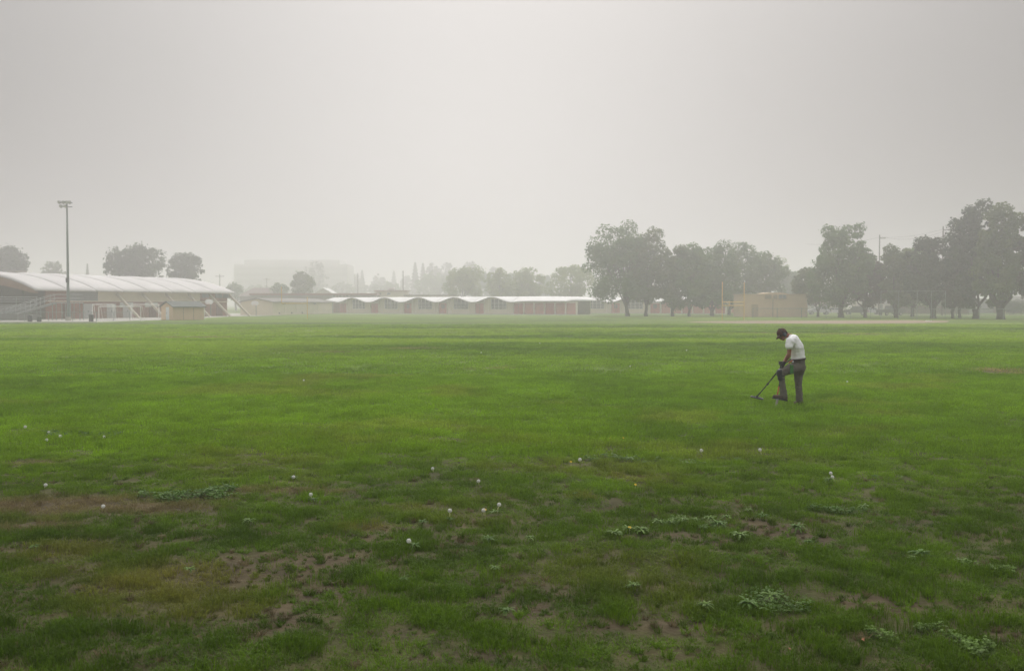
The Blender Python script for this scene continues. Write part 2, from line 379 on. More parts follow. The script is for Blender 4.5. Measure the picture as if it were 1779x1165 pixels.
for i in range(3, NB+1):   # buttresses slanting from the eave to the ground
    mb = MB(); s = i*BW - .25
    mb.add([(s-.16, 1.1, 4.05), (s+.16, 1.1, 4.05), (s+.16, 1.1, 3.55), (s-.16, 1.1, 3.55),
            (s-.16, -3.5, .0), (s+.16, -3.5, .0), (s+.16, -3.02, .0), (s-.16, -3.02, .0)],
           [(0, 1, 2, 3), (4, 7, 6, 5), (0, 4, 5, 1), (1, 5, 6, 2), (2, 6, 7, 3), (3, 7, 4, 0)])
    mb.build('buttress', pm('weathered_concrete_buttress', (.45, .40, .32), .1), gym)
mb = MB(); n = 30   # brown arched fascia of the near, open end
for lay, x in ((0, .05), (1, .6)):
    for k in range(n+1):
        yy = .1 + (SP-.2)*k/n; zi = arc(yy)
        tck = .35 + .95*math.sin(math.pi*k/n)**.6
        mb.v += [(x, yy, zi-.24), (x, yy, max(3.0, zi-.24-tck))]
for k in range(n):
    q = 2*k; o_ = 2*(n+1)
    mb.f += [(q, q+1, q+3, q+2), (o_+q, o_+q+2, o_+q+3, o_+q+1), (q+1, o_+q+1, o_+q+3, q+3)]
mb.build('gable_fascia', M_brownwall, gym)
mb = MB()
for s in range(24):
    y0, y1 = 1.5+s*(SP-3)/24, 1.5+(s+1)*(SP-3)/24
    mb.add([(3.2, y0, 0), (3.2, y1, 0), (3.2, y1, arc(y1)-.3), (3.2, y0, arc(y0)-.3)], [(0, 1, 2, 3)])
mb.build('recessed_end_wall', M_darkint, gym)
for yy in (4, 8, 12, 16, 20): MB().tube([(1.6, yy, 0), (1.6, yy, arc(yy)-.3)], .13, 8).build('column', M_darkmet, gym)
for a in (1.2, 6.6): MB().box(a, a+1.9, SP/2-1.5, SP/2+.3, 6.86, 7.12).build('roof_vent', M_conc, gym)

# ================================================================== wave-roofed classroom blocks
WANG = math.atan2(-38, 55.7); BAY = 10.04
def wave_building(O, bays, tail, label, npan):
    T = thing('classroom_block', label, 'building', (O[0], O[1], 0), WANG)
    s0 = 3.6; end = s0 + bays*BAY; tot = end + tail
    def zf(s):
        if s < s0: return 2.78 + .5*(1-math.cos((s0-s)/BAY*2*math.pi))/2
        if s <= end: return 2.60 + 1.06*((1-math.cos((s-s0)/BAY*2*math.pi))/2)**1.05
        return 2.60 + .20*(1-math.cos(min(1, (s-end)/3)*math.pi))/2
    def zb(s):
        e0 = end+7.5
        if s < e0: return 3.74
        return 2.92 + .82*math.sqrt(max(0, 1-((s-e0)/(tot-e0))**2))
    def zr(s, y):
        t = min(1, max(0, y/3.4)); t = t*t*(3-2*t)*.5+t*.5
        return zf(s)*(1-t) + max(zb(s), zf(s))*t if y < 3.4 else max(zb(s), zf(s))
    ys = [0, .5, 1, 1.5, 2, 2.7, 3.4, 8, 13]
    bounds = [0] + [s0+BAY*k for k in range(bays+1)] + [tot]
    if bounds[1] - bounds[0] < .5: bounds.pop(0)
    for a, b_ in zip(bounds[:-1], bounds[1:]):
        n = max(6, int((b_-a)*2.2)); mb = MB(); m_ = len(ys)
        for lay in (0, 1):
            for i in range(n+1):
                s = a+(b_-a)*i/n
                for yv in ys: mb.v.append((s, yv, zr(s, yv) - lay*.13))
        o_ = (n+1)*m_
        for i in range(n):
            for j in range(m_-1):
                q = i*m_+j; mb.f += [(q, q+m_, q+m_+1, q+1), (o_+q, o_+q+1, o_+q+m_+1, o_+q+m_)]
            q = i*m_; mb.f.append((q, o_+q, o_+q+m_, q+m_))
            q = i*m_+m_-1; mb.f.append((q, q+m_, o_+q+m_, o_+q))
        for j in range(m_-1):
            mb.f.append((j, j+1, o_+j+1, o_+j)); q = n*m_+j; mb.f.append((q, o_+q, o_+q+1, q+1))
        sh = mb.build('roof_shell', M_roofwhite, T, True)
        fb = MB()     # fascia board along the scalloped edge
        for i in range(n):
            s, s2 = a+(b_-a)*i/n, a+(b_-a)*(i+1)/n
            fb.add([(s, -.03, zf(s)-.17), (s2, -.03, zf(s2)-.17), (s2, -.03, zf(s2)-.08), (s, -.03, zf(s)-.08),
                    (s, 1.5, zr(s, 1.5)-.16), (s2, 1.5, zr(s2, 1.5)-.16)], [(0, 1, 2, 3), (0, 4, 5, 1)])
        fb.build('soffit', M_soffit, sh)
    def wall(a, b_, z0=0, y=1.5):
        n = max(1, int((b_-a)*1.5)); mb = MB()
        for i in range(n):
            s, s2 = a+(b_-a)*i/n, a+(b_-a)*(i+1)/n
            mb.add([(s, y, z0), (s2, y, z0), (s2, y, zr(s2, y)-.14), (s, y, zr(s, y)-.14)], [(0, 1, 2, 3)])
        return mb
    wall_s = 1.2
    for k in range(bays):
        a = s0+BAY*k + 1.95; b_ = s0+BAY*(k+1) - .35
        c = (a+b_)/2; w = 1.95
        mb = wall(a, c-w); mb2 = wall(c+w, b_); mb.add(mb2.v, mb2.f)
        mb.box(c-w, c+w, 1.5, 1.6, 0, 1.08)
        n = 8
        for i in range(n):   # arched head over the window
            s, s2 = c-w+2*w*i/n, c-w+2*w*(i+1)/n
            h = lambda q: zr(q, 1.5)-.14
            hh = lambda q: min(h(q)-.12, 3.25)
            mb.add([(s, 1.5, hh(s)), (s2, 1.5, hh(s2)), (s2, 1.5, h(s2)), (s, 1.5, h(s))], [(0, 1, 2, 3)])
        mb.build('wall', M_cream, T)
        fr = MB()
        hh = lambda q: min(zr(q, 1.5)-.26, 3.25)
        for q in (-w, -w/2-.1, 0, w/2+.1, w): fr.box(c+q-.05, c+q+.05, 1.46, 1.56, 1.08, hh(c+q))
        fr.box(c-w, c+w, 1.44, 1.56, 1.02, 1.12).box(c-w, c+w, 1.46, 1.56, 1.55, 1.62).box(c-w, c+w, 1.46, 1.56, 2.28, 2.36)
        F_ = fr.build('window', M_frame, T)
        cuts = [-w, -w/2-.1, 0, w/2+.1, w]
        for q0, q1 in zip(cuts[:-1], cuts[1:]):
            for za, zb_ in ((1.12, 1.55), (1.62, 2.28), (2.36, None)):
                t0, t1 = (zb_, zb_) if zb_ else (hh(c+q0), hh(c+q1))
                MB().poly([(c+q0+.05, 1.54, za), (c+q1-.05, 1.54, za), (c+q1-.05, 1.54, t1), (c+q0+.05, 1.54, t0)]).build('pane', M_glass, F_)
        for q in (a, b_-.18): MB().box(q, q+.18, 1.36, 1.5, 0, zr(q, 1.5)-.2).build('pilaster', M_creamtrim, T)
        for q in (c-w-.8, c+w+.6): MB().box(q, q+.1, 1.44, 1.5, 0, zr(q, 1.5)-.2).build('batten', M_creamtrim, T)
    for k in range(bays+1):
        a = s0+BAY*k - .35
        d = MB().box(a+.05, a+2.25, 1.52, 1.62, 0, 2.32).build('door', M_red, T)
        MB().box(a+1.13, a+1.17, 1.50, 1.52, .05, 2.3).build('door_gap', M_darkmet, d)
        MB().box(a+1.0, a+1.07, 1.47, 1.52, 1.0, 1.15).build('handle', M_alu, d)
        if k in (2, 3): MB().box(a+.75, a+1.05, 1.505, 1.52, 1.2, 2.1).box(a+1.25, a+1.55, 1.505, 1.52, 1.2, 2.1).build('glazing', M_glass, d)
        MB().box(a, a+2.3, 1.45, 1.62, 2.32, 2.56).build('lintel', M_creamtrim, T)
    MB().box(wall_s, s0-.35, 1.5, 1.6, 0, 2.5).build('end_wall', M_brick, T)
    MB().box(wall_s, tot-1.5, 12.6, 12.8, 0, 3.3).box(wall_s, wall_s+.2, 1.6, 12.6, 0, 2.6).build('rear_wall', M_cream, T)
    p0 = end+2.3; pw = (tot+1.8-p0)/npan
    for k in range(npan):
        a = p0+pw*k
        MB().box(a+.12, a+pw-.12, 1.55, 1.65, .08, 2.36).build('panel', M_red if k % 3 == 2 else M_redpale, T)
    for k in range(npan+1):
        a = p0+pw*k; MB().box(a-.13, a+.13, 1.2, 1.5, 0, 2.42).build('column', M_creamtrim, T)
    MB().box(p0-.2, tot+2.0, 1.15, 1.7, 2.42, 2.6).build('beam', M_creamtrim, T)
    MB().box(1.2, tot+1.9, .9, 1.5, 0, .10).build('plinth', M_conc, T)
    return T
uW = (math.cos(WANG), math.sin(WANG))
wave_building((-44.6, 238.0), 5, 13.2, 'low cream classroom block with five arched windows under a white wavy roof', 5)
q = (GX(994, 236), 236); sh_ = 3.6+BAY
wave_building((q[0]-uW[0]*sh_, q[1]-uW[1]*sh_), 3, 16, 'farther wavy roofed classroom block half hidden behind the tall trees', 6)

# beige low annex with grey pitched roof
x0, y0 = GX(473, 191), 191; x1, y1 = GX(577, 224), 224
T = thing('low_annex', 'beige windowless annex with grey pitched roof between gymnasium and classrooms', 'building', (x0, y0, 0), math.atan2(y1-y0, x1-x0))
LN = math.hypot(x1-x0, y1-y0)
MB().prism([(0, 0), (6.6, 0), (6.6, 2.5), (3.3, 3.12), (0, 2.5)], .3, LN).build('wall', M_cream, T)
MB().prism([(-.35, 2.44), (3.3, 3.16), (3.3, 3.34), (-.35, 2.60)], 0, LN+.1).build('roof_slope', M_greyroof, T)
MB().prism([(3.3, 3.16), (6.95, 2.44), (6.95, 2.60), (3.3, 3.34)], 0, LN+.1).build('roof_slope', M_greyroof, T)
for s in (6, 12, 18, 24): MB().box(s, s+.12, -.06, 0, 0, 2.42).build('pilaster', M_creamtrim, T)
for s in (3.2, 9.5, 15.2): MB().box(s, s+.4, -.08, -.0, .25, .5).build('vent', M_darkmet, T)
MB().box(5.5, 6.6, -.09, 0, 2.1, 2.35).box(22, 23.2, -.09, 0, 2.1, 2.35).build('wall_lamp', M_greywall, T)

# flat roofed buildings behind
def flat_block(px0, px1, d, top, label, mats, depth=14, wins=(), rz=0, trim=.35, z0=0):
    xa, xb = GX(px0, d), GX(px1, d); zt = ZZ(top, d)
    T = thing('school_building', label, 'building', (xa, d, 0), rz); w = xb-xa
    MB().box(0, w, 0, depth, 0, zt-trim).build('wall', mats[0], T)
    MB().box(-.3, w+.3, -.5, depth+.3, zt-trim, zt).build('roof_edge', mats[1], T)
    for (a, b_, ya, yb) in wins:
        xa2, xb2 = GX(a, d)-xa, GX(b_, d)-xa
        f = MB().box(xa2, xb2, -.06, 0, ZZ(yb, d), ZZ(ya, d)).build('window', M_frame, T)
        MB().box(xa2+.15, xb2-.15, -.09, -.06, ZZ(yb, d)+.12, ZZ(ya, d)-.12).build('pane', M_glass, f)
    return T
M_hallwall = pm('grey_brown_wall', (.27, .24, .21), .12, .5)
flat_block(436, 654, 262, 509.3, 'long flat roofed school wing with red brown roof edge behind the annex', (M_hallwall, M_brick), 14, [(577, 584, 512, 516), (588, 595, 512, 516), (600, 607, 512, 516)], trim=.5)
T = flat_block(652, 704, 268, 504.2, 'cream raised block with two small windows and white roof vent', (M_cream, M_brick), 10, [(658, 663, 508, 512), (672, 679, 508, 512)], trim=.2)
zt = ZZ(504.2, 268); a = GX(672, 268)-GX(652, 268)
v = MB().box(a+.3, a+1.3, 3, 4, zt, zt+.35).box(a, a+1.7, 2.6, 4.4, zt+.35, zt+.75).build('roof_vent', M_roofwhite, T)
T = flat_block(704, 792, 266, 512.0, 'low cream school wing with two round white roof vents', (M_cream, M_brownroof), 12, trim=.25)
zt = ZZ(512, 266)
for p in (711, 731):
    a = GX(p, 266)-GX(704, 266); MB().tube([(a, 3, zt), (a, 3, zt+.35), (a, 3, zt+.36), (a, 3, zt+.7)], [.25, .25, .45, .3], 10).build('roof_vent', M_roofwhite, T)
T = thing('hip_roofed_hall', 'brown hip roofed hall behind the right end of the gymnasium', 'building', (GX(414, 300), 300, 0))
w = GX(482, 300)-GX(414, 300)
MB().box(.6, w-.6, 0, 12, 0, 4.5).build('wall', M_hallwall, T)
MB().add([(0, -1, 4.5), (w, -1, 4.5), (w, 13, 4.5), (0, 13, 4.5), (3, 6, 7.1), (w-3, 6, 7.1)], [(0, 1, 5, 4), (1, 2, 5), (2, 3, 4, 5), (3, 0, 4), (0, 3, 2, 1)]).build('roof', M_brownroof, T)
for k in range(4): MB().box(1.5+k*2.4, 3+k*2.4, -.06, 0, 1.2, 3.4).build('window', M_glass, T)
def house(px0, px1, d, eave_y, ridge_y, label, wm, rm, rz=0, gable_front=False, depth=9, z=0):
    xa, xb = GX(px0, d), GX(px1, d); w = xb-xa; ze = ZZ(eave_y, d); zr_ = ZZ(ridge_y, d)
    T = thing('house', label, 'house', (xa, d, 0), rz, None)
    if gable_front:
        MB().prism([(0, 0), (w, 0), (w, ze), (w/2, zr_-.15), (0, ze)], 0, depth, 1).build('wall', wm, T)
        MB().prism([(-.4, ze-.25), (w/2, zr_-.12), (w/2, zr_+.08), (-.4, ze-.05)], -.4, depth+.4, 1).build('roof_slope', rm, T)
        MB().prism([(w/2, zr_-.12), (w+.4, ze-.25), (w+.4, ze-.05), (w/2, zr_+.08)], -.4, depth+.4, 1).build('roof_slope', rm, T)
    else:
        MB().prism([(0, 0), (depth, 0), (depth, ze), (depth/2, zr_-.15), (0, ze)], 0, w).build('wall', wm, T)
        MB().prism([(-.4, ze-.2), (depth/2, zr_-.12), (depth/2, zr_+.06), (-.4, ze-.02)], -.3, w+.3).build('roof_slope', rm, T)
        MB().prism([(depth/2, zr_-.12), (depth+.4, ze-.2), (depth+.4, ze-.02), (depth/2, zr_+.06)], -.3, w+.3).build('roof_slope', rm, T)
    n = max(2, int(w/3))
    for k in range(n):
        a = w*(k+.5)/n
        f = MB().box(a-.6, a+.6, -.07, 0, .9, 2.1).build('window', M_frame, T); MB().box(a-.5, a+.5, -.1, -.07, 1.0, 2.0).build('pane', M_glass, f)
    return T
house(546, 577, 330, 509, 500, 'small house with pale gabled roof above the school wing', M_palewall, M_roofwhite, gable_front=True)
house(1690, 1733, 232, 531, 519, 'grey gabled house seen between the two rightmost big trunks', M_greywall, M_greyroof, gable_front=True)
house(1500, 1600, 262, 527, 515, 'wide pale house across the street behind the parked vehicles', M_palewall, M_greyroof)
house(1400, 1470, 255, 527, 517, 'pale house across the street left of the dark vehicle', pm('cream_siding', (.5, .47, .4), .08), M_brownroof)
house(1752, 1830, 225, 528, 514, 'brown house across the street at the right edge', pm('brown_siding', (.2, .15, .11), .1), M_greyroof)
# far hospital-like block almost lost in smoke
d = 560; xa, xb = GX(407, d), GX(603, d)
T = thing('office_block', 'large pale flat topped office block nearly lost in smoke', 'building', (xa, d, 0)); w = xb-xa
M_off = pm('haze_lightened_cladding', (.72, .71, .69), .05, .1); MB().box(0, w, 0, 25, 0, ZZ(459, d)).build('wall', M_off, T)  # wall colour lightened to paint in smoke haze
MB().box(w*.08, w*.93, 3, 22, ZZ(459, d), ZZ(451, d)).build('top_storey', M_off, T)
for k in range(6): MB().box(0, w, -.3, 0, 3.2+k*3.6, 5.0+k*3.6).build('window_band', pm('haze_lightened_band', (.66, .65, .635), .04, .1), T)  # bands kept near the wall tone, haze painted into their colour
# low red walkway building behind the middle trees
xa, d = GX(1150, 236), 236; T = thing('red_panelled_shelter', 'low red panelled block with white posts behind the middle trunks', 'building', (xa, d, 0), -.25)
for k in range(8):
    MB().box(k*2.2+.12, k*2.2+2.08, 0, .1, .1, 2.3).build('panel', M_redpale, T)
for k in range(9): MB().box(k*2.2-.1, k*2.2+.1, -.3, 0, 0, 2.4).build('post', M_creamtrim, T)
MB().box(-.4, 18, -.8, 5, 2.4, 2.6).build('roof', M_roofwhite, T)

# tan storage building
d = 166; xa, xb = GX(1293, d), GX(1404, d); w = xb-xa; T = thing('storage_building', 'tan block storage building with raised centre bay and dark window', 'building', (xa, d, 0), R(2))
MB().box(0, w, 0, 7, 0, 3.72).build('wall', M_tan, T)
MB().box(-.12, w+.12, -.12, 7.1, 3.72, 3.84).build('roof_edge', pm('tan_trim', (.56, .42, .28), .05), T)
MB().prism([(3.3, 3.0), (7.2, 3.0), (7.2, 3.9), (6.2, 4.08), (4.4, 4.08), (3.3, 3.9)], -.14, 5, 1).build('raised_bay', pm('tan_bay_wall', (.60, .43, .27), .06), T)
f = MB().box(5.7, 7.0, -.2, -.14, 3.05, 3.72).build('window', M_tanlouv, T)
MB().box(5.8, 6.3, -.23, -.2, 3.12, 3.66).box(6.4, 6.9, -.23, -.2, 3.12, 3.66).build('pane', M_glass, f)
mb = MB()
for k in range(6): mb.box(3.45, 4.5, -.2, -.14, 3.05+k*.11, 3.12+k*.11)
mb.build('louvre', M_tanlouv, T)
mb = MB()
for k in range(6): mb.box(4.8, 5.5, -.2, -.14, 3.05+k*.11, 3.12+k*.11)
mb.build('louvre', M_tanlouv, T)
MB().box(4.75, 4.83, -.1, 0, 0, 3.0).build('downpipe', M_tanlouv, T)
dd = MB().box(1.2, 2.3, -.05, 0, 0, 2.1).build('door', pm('tan_door', (.43, .31, .2), .05), T); MB().box(2.1, 2.18, -.1, -.05, 1, 1.12).build('handle', M_darkmet, dd)

# ================================================================== fences
def chain_fence(p0, p1, h, label, spacing=3.0, wire=.28, thick=.012, windscreen=None, name='chain_link_fence'):
    L_ = math.hypot(p1[0]-p0[0], p1[1]-p0[1]); T = thing(name, label, 'fence', (p0[0], p0[1], 0), math.atan2(p1[1]-p0[1], p1[0]-p0[0]))
    n = int(L_/spacing); pmh = MB().tube([(0, 0, 0), (0, 0, h+.05)], .04, 6).mesh('post', M_galv)
    for k in range(n+1): inst('post', pmh, T, (L_*k/n, 0, 0))
    MB().tube([(0, 0, h), (L_, 0, h)], .025, 5).build('top_rail', M_galv, T)
    mb = MB(); k = -h
    while k < L_:
        for sgn in (1, -1):
            a, b_ = (k, 0), (k+h, h)
            if a[0] < 0: a = (0, -k)
            if b_[0] > L_: b_ = (L_, L_-k)
            za, zb_ = (a[1], b_[1]) if sgn == 1 else (h-a[1], h-b_[1])
            mb.add([(a[0], sgn*.004, za), (a[0]+thick, sgn*.004, za), (b_[0]+thick, sgn*.004, zb_), (b_[0], sgn*.004, zb_)], [(0, 1, 2, 3)])
        k += wire
    tag(mb.build('wire_mesh', M_galv, T), kind='stuff')
    if windscreen:
        k = 0
        while k < windscreen[0]:
            MB().box(k+.05, min(k+spacing-.05, L_), -.02, -.01, .12, h*.8).build('screen_panel', windscreen[1], T); k += spacing
    return T
def dpos(px, d): return (GX(px, d), d)
chain_fence(dpos(1308, 149), dpos(1478, 147), 1.5, 'chain link fence in front of the tan storage building')
chain_fence(dpos(1478, 147), dpos(1830, 128), 1.5, 'long chain link fence before the right hand tree row')
chain_fence(dpos(-120, 127), dpos(168, 124), 1.15, 'low fence with grey screens below the bleachers', 3, .3, .01, (14, pm('grey_windscreen', (.17, .17, .165), .1)))
chain_fence(dpos(168, 124), dpos(225, 131), 1.1, 'short bare fence section beside the goals', 3, .3, .01)
T = chain_fence(dpos(1530, 138), dpos(1593, 133), 3.9, 'tall baseball backstop fence behind the infield', 2.5, .4, .012, name='backstop_fence')
T = chain_fence(dpos(1593, 133), dpos(1642, 136), 3.9, 'right wing of the tall backstop fence', 2.5, .4, .012, name='backstop_fence')
# wooden board fence across the street
p0, p1 = dpos(1558, 216), dpos(1688, 212); T = thing('board_fence', 'dark wooden board fence across the street', 'fence', (*p0, 0), math.atan2(p1[1]-p0[1], p1[0]-p0[0]))
bmesh_ = MB()
for k in range(12): bmesh_.box(k*.2, k*.2+.185, 0, .03, .05, 1.72+(k % 3)*.02)
bmesh_ = bmesh_.mesh('fence_panel', M_wood); pst = MB().box(-.06, .06, .03, .15, 0, 1.8).mesh('post', M_wood)
for k in range(int(math.hypot(p1[0]-p0[0], p1[1]-p0[1])/2.4)): inst('fence_panel', bmesh_, T, (k*2.4, 0, 0)); inst('post', pst, T, (k*2.4, 0, 0))

# ================================================================== sports equipment
def goal(px, d, w, h, dep, rz, label):
    T = thing('soccer_goal', label, 'goal', (GX(px, d), d, 0), rz, 'white soccer goals by the gymnasium')
    r = .05
    for a in (0, w): MB().tube([(a, 0, 0), (a, 0, h)], r, 8).build('upright', M_whitepaint, T)
    MB().tube([(0, 0, h), (w, 0, h)], r, 8).build('crossbar', M_whitepaint, T)
    for a in (0, w): MB().tube([(a, 0, h), (a, dep*.4, h), (a, dep, .05), (a, 0, .05)], r*.7, 6).build('side_frame', M_whitepaint, T)
    MB().tube([(0, dep, .05), (w, dep, .05)], r*.7, 6).build('ground_bar', M_whitepaint, T)
    mb = MB(); t = .008
    for k in range(int(w/.4)+1): mb.add([(k*.4, dep*.4, h), (k*.4+t, dep*.4, h), (k*.4+t, dep, .05), (k*.4, dep, .05)], [(0, 1, 2, 3)])
    for k in range(6): f_ = k/6; mb.add([(0, dep*(.4+.6*f_), h*(1-f_)), (w, dep*(.4+.6*f_), h*(1-f_)), (w, dep*(.4+.6*f_)+t, h*(1-f_)), (0, dep*(.4+.6*f_)+t, h*(1-f_))], [(0, 1, 2, 3)])
    tag(mb.build('net', M_whitepaint, T), kind='stuff')
    return T
goal(161, 132, 2.6, 2.1, 1.6, .15, 'leftmost white soccer goal beside the dark bin')
goal(172, 126, 5.2, 1.85, 1.5, .05, 'wide low white soccer goal nearest the lawn')
goal(228, 137, 3.6, 2.1, 1.6, .2, 'white soccer goal just left of the small shed')
goal(326, 141, 2.2, 2.1, 1.4, .2, 'white soccer goal just right of the small shed')
def gridiron(pxa, da, pxb, db, label, top_a, top_b, bars, legs=(True, True)):
    a = (GX(pxa, da), da); b_ = (GX(pxb, db), db); w = math.hypot(b_[0]-a[0], b_[1]-a[1])
    T = thing('goalpost', label, 'goalpost', (*a, 0), math.atan2(b_[1]-a[1], b_[0]-a[0]), 'yellow goalposts')
    MB().tube([(0, 0, 0 if legs[0] else bars[0]), (0, 0, top_a)], .055, 8).build('upright', M_yellow, T)
    MB().tube([(w, 0, 0 if legs[1] else bars[0]), (w, 0, top_b)], .055, 8).build('upright', M_yellow, T)
    for z in bars: MB().tube([(0, 0, z), (w, 0, z)], .055, 8).build('crossbar', M_yellow, T)
    if len(bars) > 1: MB().tube([(w*.32, 0, bars[0]), (w*.32, 0, bars[1])], .045, 8).build('strut', M_yellow, T)
gridiron(1254.5, 134, 1292.5, 136, 'yellow goalpost with double crossbar left of the tan building', 5.15, 5.1, (1.95, 2.42))
gridiron(489.5, 146, 534, 146, 'faint yellow goalpost in front of the beige annex', 4.7, 3.2, (2.25,), (False, True))
def hoop(px, d, zc, label):
    T = thing('basketball_hoop', label, 'basketball hoop', (GX(px, d), d, 0), 0, 'basketball hoops by the gymnasium')
    MB().tube([(0, .9, 0), (0, .9, zc-.2), (0, .1, zc)], .07, 8).build('post', M_galv, T)
    pr = [(-.72, zc-.05), (-.45, zc-.42), (.45, zc-.42), (.72, zc-.05), (.55, zc+.32), (0, zc+.45), (-.55, zc+.32)]
    MB().prism(pr, 0, .05, 1).build('backboard', pm('white_backboard', (.8, .8, .8), .03), T)
    MB().tube([(.23*math.cos(t), -.3+.23*math.sin(t), zc-.3) for t in [i*math.pi/6 for i in range(13)]], .015, 5, False).build('rim', pm('orange_rim', (.6, .15, .04), .1), T)
hoop(363.5, 168, 2.55, 'white basketball backboard before the gymnasium windows')
hoop(443, 184, 2.3, 'white basketball backboard at the left end of the beige annex')

# floodlight mast
d = 128; T = thing('floodlight_mast', 'tall steel floodlight mast with lamp cluster before the gymnasium', 'floodlight', (GX(119, d), d, 0))
zt = ZZ(351, d)
MB().tube([(0, 0, 0), (0, 0, 8), (0, 0, zt)], [.19, .15, .09], 10).build('mast', pm('greenish_grey_steel', (.16, .20, .19), .1, metal=.2), T)
MB().tube([(0, 0, 0), (0, 0, .5)], .32, 12).build('footing', M_conc, T)
for z in (zt-.62, zt-.12): MB().tube([(-.85, 0, z), (.7, 0, z)], .05, 6).build('crossarm', M_darkmet, T)
for z, xs in ((zt-.62, (-.55, .0)), (zt-.12, (-.75, -.25, .2, .55))):
    for x in xs:
        l_ = MB().tube([(x, -.05, z+.05), (x-.03, -.25, z+.12), (x-.06, -.42, z+.03)], [.06, .17, .24], 10).build('lamp', M_darkmet, T)
        MB().tube([(x-.06, -.42, z+.03), (x-.062, -.44, z+.02)], [.22, .21], 10).build('lens', pm('lamp_lens', (.5, .5, .48), .05, 2, .2), l_)
MB().box(-.16, .16, -.3, -.1, 4.9, 5.5).build('control_box', M_darkmet, T)

# small shed
x0, y0 = GX(300, 133), 133; T = thing('small_shed', 'small tan shed with dark roof and white door by the goals', 'shed', (x0, y0, 0), R(48))
MB().prism([(-.1, 0), (3.0, 0), (3.0, 1.85), (1.45, 2.42), (-.1, 1.85)], 0, 4.6).build('wall', M_tan, T)
MB().prism([(-.4, 1.72), (1.45, 2.44), (1.45, 2.54), (-.4, 1.82)], -.2, 4.9).build('roof_slope', pm('dark_green_grey_roof', (.09, .10, .095), .15), T)
MB().prism([(1.45, 2.44), (3.3, 1.72), (3.3, 1.82), (1.45, 2.54)], -.2, 4.9).build('roof_slope', pm('dark_green_grey_roof', (.09, .10, .095), .15), T)
dd = MB().box(-.03, .0, .9, 1.7, .02, 1.75).build('door', pm('white_shed_door', (.7, .72, .74), .04), T); MB().box(-.06, -.03, 1.5, 1.58, .85, .95).build('handle', M_darkmet, dd)
dd.location = (-.0, 0, 0)
for s in (1.5, 3.0): MB().box(s, s+.05, -.13, -.1, 0, 1.75).build('batten', M_tanlouv, T)

# bleachers and metal stair at the left edge
T = thing('bleachers', 'grey metal bleachers at the left edge under the barrel roof', 'bleachers', (GX(-70, 130), 130, 0), R(3))
sm = MB().box(0, 8.2, 0, .3, 0, .05).mesh('seat_plank', M_alu); fm = MB().box(0, 8.2, 0, .28, 0, .04).mesh('foot_plank', M_alu)
for k in range(7):
    inst('seat_plank', sm, T, (0, k*.62, .45+k*.26)); inst('foot_plank', fm, T, (0, k*.62+.32, .22+k*.26))
    MB().box(0, 8.2, k*.62+.6, k*.62+.62, .25+k*.26, .5+k*.26).build('riser_board', pm('grey_riser', (.2, .2, .19), .1), T)
for x in (0, 2.7, 5.4, 8.1):
    mb = MB(); mb.tube([(x, 0, .4), (x, 4.2, 2.1)], .04, 5).tube([(x, 4.2, 0), (x, 4.2, 3.1)], .04, 5).tube([(x, 2, 0), (x, 2, 1.2)], .04, 5)
    mb.build('frame', M_galv, T)
for z in (2.5, 2.8, 3.1): MB().tube([(0, 4.2, z), (8.2, 4.2, z)], .03, 5).build('guard_rail', M_alu, T)
T = thing('access_stair', 'metal access stair with double handrails rising toward the gymnasium', 'staircase', (GX(2, 131), 131, 0), R(5))
prof = lambda x: .35+x*.31

for y in (0, 1.5):
    mb = MB(); mb.add([(0, y, prof(0)-.2), (6.5, y, prof(6.5)-.2), (6.5, y, prof(6.5)), (0, y, prof(0))], [(0, 1, 2, 3)]); mb.add([(0, y+.05, prof(0)-.2), (6.5, y+.05, prof(6.5)-.2), (6.5, y+.05, prof(6.5)), (0, y+.05, prof(0))], [(3, 2, 1, 0)])
    mb.build('stringer', M_alu, T)
    for h in (.55, 1.05):
        MB().tube([(0, y, prof(0)+h), (6.5, y, prof(6.5)+h)], .035, 6).build('handrail', M_alu, T)
        MB().tube([(6.5, y, prof(6.5)+h), (10, y, prof(6.5)+h)], .035, 6).build('handrail', M_alu, T)
    for k in range(6): MB().tube([(k*1.25, y, prof(k*1.25)), (k*1.25, y, prof(k*1.25)+1.05)], .03, 5).build('baluster', M_alu, T)
tm = MB().box(0, .3, .05, 1.5, 0, .04).mesh('tread', M_galv)
for k in range(20): inst('tread', tm, T, (k*.325, 0, prof(k*.325)))
MB().box(6.5, 10, 0, 1.55, prof(6.5)-.1, prof(6.5)).build('landing', M_alu, T)
for x in (2.5, 4.5, 6.5, 7.7, 8.8, 10): MB().tube([(x, .1, 0), (x, .1, min(prof(x), prof(6.5)))], .05, 6).tube([(x, 1.45, 0), (x, 1.45, min(prof(x), prof(6.5)))], .05, 6).build('support', M_galv, T)
def bin_(px, d, h, lab):
    T = thing('litter_bin', lab, 'bin', (GX(px, d), d, 0), 0, 'dark bins along the low fence')
    MB().tube([(0, 0, 0), (0, 0, h*.9)], [.26, .3], 12).build('drum', M_darkmet, T); MB().tube([(0, 0, h*.9), (0, 0, h)], [.32, .2], 12).build('lid', M_darkmet, T)
bin_(52, 122, .85, 'dark bin before the screened fence, left one'); bin_(68, 122, .7, 'smaller dark bin before the screened fence'); bin_(158.5, 122, .9, 'dark bin at the end of the screened fence, by the goal')
# home plate bag
MB().prism([(-.3, 0), (.3, 0), (.3, .1), (-.3, .1)], 0, .6).build('base_bag', M_whitepaint).location = (*GR(1609, 558), .006)
tag(bpy.data.objects['base_bag'], 'white base bag on the far edge of the dirt infield', 'base')

